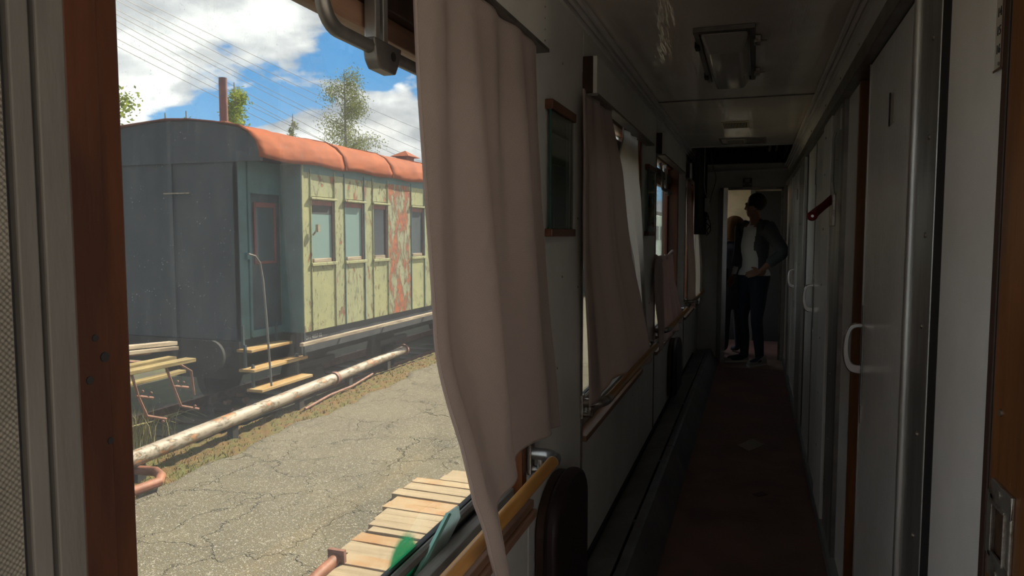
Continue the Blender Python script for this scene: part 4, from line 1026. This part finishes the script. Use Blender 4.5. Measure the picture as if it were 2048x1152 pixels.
# pipes
def pipe_obj(name, pts, r, m, lab, rings=(), n=18):
    t = thing(name, lab, 'pipe'); MB().tube(pts, r, n).build('pipe_body', m, t, True)
    for a, b, rr in rings: MB().tube([a, b], rr, n).build('collar', rust_metal, t, True)
    return t
pa, pb, pc_ = Vector((-5.34, 4.0, -.75)), at(668, 757, 'z', -.76), at(806, 700, 'z', -.76)
pa = at(232, 932, 'z', -.75); dirp = (pb - pa).normalized(); pa0 = pa - dirp * 2.0
wp_ = pipe_obj('white_pipe', [pa0 + (pb - pa0) * (i / 10) for i in range(11)], .082, pipe_w, 'long white pipe with rust patches running along the asphalt edge', [(pb - dirp * .03, pb + dirp * .05, .10)])
d2_ = (pc_ - pb).normalized()
wp2 = pipe_obj('white_pipe', [pb + d2_ * .06, pc_], .072, pipe_w, 'far white pipe section ending in a flange by the wagon', [(pc_, pc_ + d2_ * .05, .11)])
for k in range(6):
    p = pa0.lerp(pc_, (k + .5) / 6); s_ = box('pipe_support', dark, p.x - .04, p.x + .04, p.y - .05, p.y + .05, ZG - .05, p.z - .06, wp_)
cq = [(-5.9, 4.9, -.80), at(250, 938, 'z', -.86), at(312, 943, 'z', -.86), at(322, 952, 'z', -.86), at(318, 964, 'z', -.87), at(240, 992, 'z', -.88), at(150, 1025, 'z', -.88)]
pipe_obj('rusty_pipe', cq, .045, pipe_r, 'thin rust-brown pipe with a bend beside the left end of the white pipe', [(Vector(cq[5]) , Vector(cq[5]) + Vector((.02, -.02, 0)), .055)])
e0, e1 = at(672, 1118, 'z', -.86), at(610, 1175, 'z', -.88)
pipe_obj('rusty_pipe', [e0, e1, e1 + (e1 - e0)], .042, pipe_r, 'rust-brown pipe with a square flange beside the plank crossing', [])
fl_ = MB(); dd = (e0 - e1).normalized(); fl_.bar(e0, e0 + dd * .03, .13, .13); fl_.build('flange', rust_metal, [o for o in COL.objects if o.name == 'rusty_pipe.001'][0])
# moss-covered old thin pipe under the white one
pipe_obj('fallen_rod', [at(610, 818, 'z', -.955), at(660, 790, 'z', -.95), at(705, 772, 'z', -.94), at(745, 748, 'z', -.93)], .018, rust_metal, 'thin rusty rod lying in the moss below the white pipe')

# bench-like rusty frame with weathered timbers at the left
bn = thing('broken_bench', 'broken bench of rusty iron frame with weathered pale boards', 'bench')
def seg(name, m, p, q, w, h): return MB().bar(p, q, w, h).build(name, m, bn, False, .004)
BX = -5.1
def bp(x, y, X=BX): return at(x, y, 'x', X)
seg('board', board_pale, bp(180, 702, -5.35), bp(347, 686, -5.35), .10, .035)
seg('board', board_pale, bp(180, 714, -5.3), bp(352, 696, -5.3), .07, .035)
seg('board', board_yel, bp(240, 748, -5.0), bp(382, 719, -5.0), .12, .035)
seg('board', board_yel, bp(200, 745, -5.12), bp(345, 716, -5.12), .10, .035)
seg('board', board_yel, bp(232, 775, -5.3), bp(365, 742, -5.3), .09, .03)
def rod(pts, r=.013, m=rust_metal): return MB().tube(pts, r, 8).build('iron_rod', m, bn, True)
for (a, X) in ((((262, 745), (276, 792), (294, 832), (332, 838)), -4.98), (((332, 735), (346, 772), (362, 812), (397, 818)), -4.98), (((358, 728), (382, 742), (388, 790)), -5.1), (((272, 792), (306, 796)), -4.98), (((346, 772), (376, 775)), -4.98), (((180, 722), (280, 724)), -5.2), (((180, 735), (240, 712), (300, 706)), -5.3)):
    rod([bp(x, y, X) for x, y in a], .012)
for x, y in ((285, 783), (302, 786), (355, 763), (367, 765), (390, 812), (326, 843)): MB().ball(bp(x, y, -4.97), .013, 8, 6).build('bolt', rust_metal, bn, True)
# tall bent rods by grass
def blades(name, lab, c, n, sx, sy, h, m, rr, bend=.3):
    t = MB()
    for _ in range(n):
        x = c[0] + rr.uniform(-sx, sx); y = c[1] + rr.uniform(-sy, sy); hh = h * rr.uniform(.5, 1); a = rr.uniform(0, 6.28); d = Vector((math.cos(a), math.sin(a), 0)); s_ = Vector((-d.y, d.x, 0)) * .006
        p0 = Vector((x, y, c[2])); p1 = p0 + Vector((0, 0, hh * .6)) + d * hh * bend * .3; p2 = p0 + Vector((0, 0, hh)) + d * hh * bend
        t.add([p0 - s_, p0 + s_, p1 + s_ * .7, p1 - s_ * .7, p2], [(0, 1, 2, 3), (3, 2, 4)])
    o = t.build(name, m); o['kind'] = 'stuff'; tag(o, lab, 'grass'); return o
rr = random.Random(11)
q_ = at(245, 900, 'z', -1.0)
blades('grass_tuft', 'dry pale grass standing at the left end of the white pipe', (q_.x - .1, q_.y + .1, -1.05), 160, .3, .5, .55, grass_m, rr)
blades('grass_patch', 'patch of green and dry grass below the broken bench', (-6.0, 5.2, -1.1), 1400, .8, 1.2, .22, mat('grass_green', (.16, .20, .05), .9, var=.5, vscale=4), rr, .5)
blades('moss_grass', 'short yellowish grass along the asphalt edge', (-5.75, 8.8, -1.0), 1500, .33, 4.5, .05, mat('moss_grass', (.15, .10, .026), .9, var=.5, vscale=5), rr, .6)
q_ = at(330, 870, 'z', -.95)
tw = thing('dry_branches', 'dry arching twigs behind the left end of the white pipe', 'branches')
for k in range(7):
    a = q_ + Vector((-.25 - .1 * rr.random(), -.5 + .12 * k, -.1)); MB().tube([a, a + Vector((.05, .1, .22 + .05 * rr.random())), a + Vector((.12, .38, .26)), a + Vector((.15, .62, .15 - .1 * rr.random()))], [.007, .006, .005, .003], 6).build('twig', grass_m, tw, True)
rp = thing('rubble_stones', 'few reddish broken bricks in the shade beside the steps', 'bricks')
for k, (x, y) in enumerate(((455, 805), (470, 820), (492, 800), (500, 812), (480, 790))):
    p = at(x, y, 'z', -1.0); MB().box(-.05, .05, -.03, .03, -.02, .03, Matrix.Translation(p) @ Matrix.Rotation(rr.uniform(0, 3), 4, 'Z') @ Matrix.Rotation(rr.uniform(0, 1), 4, 'X')).build('brick', rust_metal, rp, False, .006)

# ------------------------------------------------------------ old wagon (built around a 1:1.08 frame, scaled to size)
wg = thing('old_wagon', 'old wooden railway wagon with peeling cream-green side and red roof', 'wagon')
SX = -5.65; VX = -5.96; CXW = -6.95; YW0, YW1, YV = 7.35, 22.5, 8.2
prof = [(-5.58, 2.335), (-5.575, 2.40), (-5.62, 2.54), (-5.72, 2.655), (-5.88, 2.735), (-6.24, 2.81), (-6.60, 2.845), (CXW, 2.855)]
full = prof + [(2 * CXW - x, z) for x, z in reversed(prof[:-1])]
inn = [(CXW + (x - CXW) * .985, z - .03) for x, z in full]
# roof sheets
rj = random.Random(9); edges = [7.28, 9.19, 10.62, 12.3, 14.0, 15.7, 17.4, 19.2, 20.9, YW1 + .1]
for k in range(len(edges) - 1):
    ns = 14; vs = []; fs = []; n = len(full)
    for j in range(ns + 1):
        y = edges[k] + (edges[k + 1] - edges[k] - .004) * j / ns
        for i, (x, z) in enumerate(full):
            e = 0 if i in (0, n - 1) else .010 * rj.uniform(-1, 1); dn = Vector((x - CXW, 0, (z - 1.2))).normalized()
            vs.append((x + dn.x * e, y, z + dn.z * e - (.012 * math.sin(y * 5 + k) if i < 2 else 0)))
    for j in range(ns):
        for i in range(n - 1): a = j * n + i; fs.append((a, a + 1, a + n + 1, a + n))
    o = MB().add(vs, fs).build('roof_sheet', roof_m, wg, True); o.modifiers.new('s', 'SOLIDIFY').thickness = .012
    if k:
        MB().tube([(x + (x - CXW) * .004, edges[k], z + .006) for x, z in full], .012, 6).build('roof_seam', roof_m, wg, True)
MB().prism(inn + [(2 * CXW - VX, 2.33), (2 * CXW - VX, .13), (VX, .13), (VX, 2.33)][::1], 'y', YW0 - .02, YW0 + .05)
ew = MB().prism(inn, 'y', YW0 - .03, YW0 + .02); ew.box(2 * CXW - VX, VX, YW0, YW0 + .05, .10, 2.36); ew.build('end_wall', slate, wg)
for x in (-6.95,): box('end_batten', slate, x - .015, x + .015, YW0 - .02, YW0, .12, 2.55, wg)
box('end_rail', board_pale, -7.05, -6.65, YW0 - .045, YW0 - .03, 1.93, 1.945, wg)
# vestibule side wall with door
box('corner_post', teal, VX - .08, VX + .004, YW0, YW0 + .16, .12, 2.34, wg, .01)
box('corner_post', teal, VX - .08, VX + .02, YW0 + .165, YW0 + .21, .15, 2.34, wg, .008)
box('vestibule_head', teal, VX - .05, VX, YW0 + .2, YV + .2, 1.94, 2.345, wg); box('vestibule_sill', teal, VX - .05, VX + .005, YW0 + .2, YV + .2, .13, .22, wg)
box('vestibule_panel', teal, VX - .05, VX, 8.27, YV + .32, .14, 2.34, wg)
dw = box('side_door', teal_dark, VX - .06, VX - .035, YW0 + .21, 8.27, .22, 1.94, wg)
for (a, b, c, d) in ((7.665, 7.70, 1.05, 1.835), (8.065, 8.105, 1.05, 1.835), (7.70, 8.065, 1.77, 1.835), (7.70, 8.065, 1.05, 1.085)): box('door_window_frame', redwood, VX - .038, VX - .018, a, b, c, d, dw, .003)
box('door_glass', mat('dark_pane', (.06, .09, .10), .15), VX - .036, VX - .03, 7.70, 8.065, 1.085, 1.77, dw)
# carriage body return wall and side
body = MB().box(2 * CXW - SX, SX - .03, YV, YW1, .12, 2.36).build('body', cream_light, wg)
box('body_return', teal, VX - .02, SX + .003, YV - .012, YV + .01, .12, 2.34, wg)
box('frieze', teal, SX - .03, SX - .002, YV + .06, YW1, 2.24, 2.36, wg)
box('corner_post', cream_light, SX - .03, SX + .012, YV, YV + .045, .12, 2.34, wg, .004)
wins = []; y = 8.42; k = 0
layout = [(8.42, 8.98, 0), (9.27, 9.80, 1), (10.09, 10.55, 2), (11.42, 11.92, 3), (12.25, 12.75, 1), (13.1, 13.6, 2), (14.6, 15.1, 1), (15.45, 15.95, 0), (16.3, 16.8, 2), (18, 18.5, 1), (19, 19.5, 2), (20.2, 20.7, 1)]
prev = YV + .045; WZ0, WZ1 = 1.05, 1.885
for i, (a, b, kind) in enumerate(layout):
    gap = a - .02 - prev
    m_ = cream_light if i == 0 else (cream_rust if i in (3, 6) else cream_worn)
    if gap > .02: box('pier_panel', m_, SX - .03, SX, prev, a - .02, .12, 2.25, wg, .004)
    box('lower_panel', cream_light if i != 1 else cream_worn, SX - .03, SX - .003, a - .008, b + .008, .12, 1.0, wg, .004)
    box('upper_panel', cream_worn if i < 3 else cream_light, SX - .03, SX - .003, a - .008, b + .008, WZ1 + .055, 2.25, wg, .004)
    for yy in (a - .014, b + .014): box('batten', teal if i % 2 else cream_light, SX - .01, SX + .012, yy - .008, yy + .008, .12, 2.30, wg, .003)
    w_ = MB().box(SX - .05, SX - .02, a, a + .03, WZ0, WZ1).box(SX - .05, SX - .02, b - .03, b, WZ0, WZ1).box(SX - .05, SX - .012, a, b, WZ1 - .06, WZ1).box(SX - .05, SX - .02, a, b, WZ0, WZ0 + .03).build('window_frame', redwood, wg)
    box('window_reveal', maroon, SX - .028, SX - .004, b - .035, b - .0, WZ0, WZ1, w_)
    box('window_glass', [blind_m, blind_m, mat('dark_glass', (.02, .028, .035), .12), teal_dark][kind], SX - .029, SX - .026, a + .03, b - .03, WZ0 + .03, WZ1 - .06, w_)
    if kind == 0: box('curtain_top', slate, SX - .026, SX - .024, a + .03, b - .03, WZ1 - .18, WZ1 - .06, w_)
    box('window_sill', cream_light, SX - .03, SX + .03, a - .03, b + .03, 1.0, 1.045, wg, .006)
    box('window_ledge', board_pale, SX - .024, SX + .012, a + .03, b - .1, 1.045, 1.10, wg, .008)
    box('drip_hood', cream_light, SX - .02, SX + .045, a - .045, b + .03, WZ1 + .012, WZ1 + .042, wg, .006)
    prev = b + .02
box('pier_panel', cream_worn, SX - .03, SX, prev, YW1, .12, 2.25, wg)
# small lamp bracket by first window
MB().tube([(SX + .01, 8.44, 1.42), (SX + .06, 8.42, 1.46), (SX + .07, 8.46, 1.52)], .012, 8).box(SX + .05, SX + .09, 8.44, 8.49, 1.46, 1.56).build('lamp_bracket', board_pale, wg, True)
# handrail hooked from the post down to the steps
hrp = [at(x, y, 'x', -5.93) for x, y in ((497, 508), (510, 512), (520, 526), (526, 560))] + [at(x, y, 'x', -5.75) for x, y in ((533, 640), (539, 720), (543, 772))]
inv = lambda p: (p[0] / 1.08, p[1] / 1.08, 1.42 + (p[2] - 1.42) / 1.08)
hrp = [inv(p) for p in hrp]
MB().tube(hrp, .012, 8).build('grab_rail', grey_trim, wg, True); box('grab_bracket', teal, VX - .01, VX + .04, 7.45, 7.51, 1.12, 1.2, wg)
# steps
for (x0, y0, x1_, y1_, X) in ((503, 696, 585, 686, -5.72), (508, 736, 616, 715, -5.62), (524, 776, 626, 752, -5.52)):
    p, q = inv(at(x0, y0, 'x', X * 1.08)), inv(at(x1_, y1_, 'x', X * 1.08)); z = (p[2] + q[2]) / 2
    st = box('step', step_m, X - .22, X, p[1], q[1], z - .035, z, wg, .005)
    for yy in (p[1] + .08, q[1] - .08): box('step_bracket', teal_dark, X - .2, X - .17, yy - .015, yy + .015, z, z + .28, wg)
box('step_hanger', teal_dark, -5.66, -5.63, 8.18, 8.21, -.24, .12, wg)
# sole bar, footboard, underframe, wheels
box('sole_bar', slate, SX - .12, SX - .04, YV, YW1, -.16, .12, wg); box('floor_frame', slate, 2 * CXW - VX + .05, VX - .08, YW0, YW1, -.1, .12, wg)
box('underframe', dark, CXW - .5, CXW + .5, YW0 + .3, YW1, -.45, -.1, wg)
text('lettering', '0211 4057 02', .075, mat('faded_white', (.42, .42, .42), .8), (SX - .038, 8.47, .035), (R(90), 0, R(90)), wg)
fb0, fb1 = inv(at(603, 690, 'x', -6.0)), inv(at(862, 628, 'x', -6.0))
MB().bar((fb0[0], fb0[1], fb0[2]), (fb0[0], YW1, fb0[2]), .06, .045).build('footboard', board_pale, wg, False, .004)
for yy in (9.2, 10.5, 12, 13.5): box('footboard_bracket', teal_dark, -5.68, -5.58, yy, yy + .03, fb0[2] - .02, .0, wg)
for yy in (9.0, 11.4, 17, 19.4):
    for xx in (-6.25, -7.7):
        MB().tube([(xx - .06, yy, -.65), (xx + .06, yy, -.65)], .45, 28).tube([(xx + .06, yy, -.65), (xx + .09, yy, -.65)], .12, 16).build('wheel', dark, wg, True, .01)
    box('axle_box', dark, -6.12, -5.95, yy - .13, yy + .13, -.78, -.5, wg, .01); box('leaf_spring', dark, -6.1, -6.0, yy - .5, yy + .5, -.46, -.38, wg, .01)
for xx in (-6.1, -7.8): MB().tube([(xx, YW0, -.02), (xx, YW0 - .35, -.02)], .06, 12).tube([(xx, YW0 - .35, -.02), (xx, YW0 - .39, -.02)], .19, 20).build('buffer', dark, wg, True)
box('buffer_beam', dark, 2 * CXW - VX, VX, YW0 - .05, YW0 + .05, -.2, .11, wg)
# chimney on roof and ventilator
cy0 = 7.85; cxx, cz = -6.55, 2.82
MB().tube([(cxx, cy0, cz - .05), (cxx, cy0, 3.44)], .052, 20).build('chimney_pipe', chimney_m, wg, True)
MB().tube([(cxx, cy0, cz + .0), (cxx, cy0, cz + .06)], [.20, .08], 20).build('chimney_flashing', roof_m, wg, True)
box('chimney_plate', chimney_m, cxx - .26, cxx + .26, cy0 - .3, cy0 + .3, cz + .0, cz + .012, wg)
vx, vy = -6.5, 12.9
MB().box(vx - .11, vx + .11, vy - .16, vy + .16, 2.78, 2.93).build('roof_vent', chimney_m, wg)
MB().add([(vx - .2, vy - .26, 2.93), (vx + .2, vy - .26, 2.93), (vx + .2, vy + .26, 2.93), (vx - .2, vy + .26, 2.93), (vx, vy, 3.06)], [(0, 3, 2, 1), (0, 1, 4), (1, 2, 4), (2, 3, 4), (3, 0, 4)]).build('vent_cap', roof_m, wg)
wg.scale = (1.08,) * 3; wg.location = (0, 0, 1.42 * (1 - 1.08))
# rails under the wagon
rt = thing('railway_track', 'dark railway rails on sleepers under the old wagon', 'track')
for xx in (-6.72, -8.24): box('rail', rust_metal, xx - .035, xx + .035, -10, 60, -1.28, -1.13, rt)
for k in range(40): box('sleeper', wood_dark, -8.8, -6.2, -8 + k * .65, -7.76 + k * .65, -1.36, -1.27, rt)
# second coach farther down the line (seen through the third window)
fc = thing('distant_coach', 'pale green coach far down the same track beyond the old wagon', 'coach')
for nm, m_, a in (('body', mat('pale_coach_paint', (.42, .52, .48), .6, var=.2), (-8.8, -6.0, 30, 60, 0, 2.7)), ('roof', slate, (-8.7, -6.1, 30, 60, 2.7, 3.0)), ('skirt', dark, (-8.6, -6.2, 30, 60, -1.0, 0))): box(nm, m_, *a, fc, .05 if nm != 'skirt' else 0)
for k in range(12): box('window', teal_dark, -6.01, -5.98, 31 + k * 2.3, 32.3 + k * 2.3, 1.1, 2.0, fc)

# ------------------------------------------------------------ trees
def tree(label, c, h, rad, n, m, seed, leaf=.11, shape='round', grp='trees beyond the wagon'):
    r_ = random.Random(seed); t = thing('tree', label, 'tree', None); c = Vector(c)
    top = c + Vector((0, 0, h)); ls = []; tips = []
    MB().tube([c, c + Vector((.05, 0, h * .5)), top], [h * .016, h * .010, .015], 8).build('trunk', bark, t, True)
    br = MB()
    for k in range(34):
        z = h * (.25 + .72 * k / 34); L = rad * (1.15 - (z / h) if shape == 'cone' else math.sin(math.pi * min(1, (z / h) * 1.02)) ** .6) * r_.uniform(.6, 1.05); a = r_.uniform(0, 6.28)
        p = c + Vector((0, 0, z)); q = p + Vector((math.cos(a) * L, math.sin(a) * L, L * .45)); q2 = q + Vector((math.cos(a) * L * .2, math.sin(a) * L * .2, -.12 * L))
        br.tube([p, q, q2], [.03, .012, .005], 5); tips.append((p, q, q2))
    br.build('branches', bark, t, True)['kind'] = 'stuff'
    vs = []; fs = []
    for _ in range(n):
        p, q, q2 = r_.choice(tips); w = r_.random() ** .6; a_ = p.lerp(q, w) if r_.random() < .75 else q.lerp(q2, r_.random())
        a_ = a_ + Vector([r_.gauss(0, rad * .09) for _ in range(3)]) + Vector((0, 0, -abs(r_.gauss(0, rad * .07))))
        u = Vector([r_.gauss(0, 1) for _ in range(3)]).normalized(); v = u.orthogonal().normalized(); s_ = leaf * r_.uniform(.5, 1); k = len(vs)
        vs += [a_ - u * s_, a_ + v * s_ * .5, a_ + u * s_, a_ - v * s_ * .5]; fs.append((k, k + 1, k + 2, k + 3))
    me = bpy.data.meshes.new('foliage'); me.from_pydata([tuple(x) for x in vs], [], fs); link('foliage', me, m, t)['kind'] = 'stuff'
    return t
def tree_at(label, x, ytop, dist, rad, n, m, seed, **kw):
    p = at(x, ytop, 'x', -dist); tree(label, (p.x, p.y, -1.3), p.z + 1.3, rad, n, m, seed, **kw)
tree_at('bright leafy tree at the left edge beyond the wagon end', 200, 120, 16, 1.9, 12000, leaf_m, 1, leaf=.075)
tree_at('leafy young tree right behind the rusty chimney', 468, 165, 15, 1.15, 6500, leaf_m, 2, leaf=.07, shape='cone')
tree_at('tall wispy birch standing above the wagon roof', 688, 138, 22, 3.0, 15000, leaf_birch, 3, leaf=.07, shape='cone')
tree_at('tiny sapling top above the roof between birch and chimney', 585, 228, 20, .7, 1500, leaf_birch, 4, leaf=.07, shape='cone')
tree_at('low bush tip showing over the roof left of the chimney', 330, 226, 14, .8, 1500, leaf_m, 5, leaf=.06, shape='cone')
tree_at('low bush tip nearest to the chimney on its left side', 372, 222, 14, .6, 1100, leaf_m, 6, leaf=.06, shape='cone')
# overhead wires
wires = [((274, 0), (660, 185)), ((243, 0), (660, 206)), ((222, 0), (660, 222)), ((190, 2), (660, 243)), ((190, 12), (660, 252)), ((190, 24), (640, 268)), ((190, 37), (600, 262)), ((190, 62), (560, 246)), ((190, 77), (540, 252))]
wl_ = ['topmost', 'second highest', 'third highest', 'fourth highest', 'middle', 'fifth from the bottom of', 'third lowest', 'second lowest', 'lowest']
for k, ((xa, ya_), (xb, yb_)) in enumerate(wires):
    d_ = (yb_ - ya_) / (xb - xa); x2 = 860; y2 = yb_ + d_ * .9 * (x2 - xb); x0 = 60; y0 = ya_ - d_ * 1.0 * (xa - x0)
    A_, B_ = at(x0, y0, 'x', -30), at(x2, y2, 'x', -30); dv = B_ - A_; A_ = A_ - dv * .4; pts = []
    for i in range(25):
        t = i / 24; pts.append(A_ + dv * 1.8 * t - Vector((0, 0, 1.2 * 4 * t * (1 - t))) + Vector((0, 0, 1.05)))
    o = MB().tube(pts, .015, 5).build('overhead_wire', alu_dark, None, True)
    tag(o, 'thin overhead wire against the clouds, %s of the sloping wires' % wl_[k], 'wire', 'overhead wires')
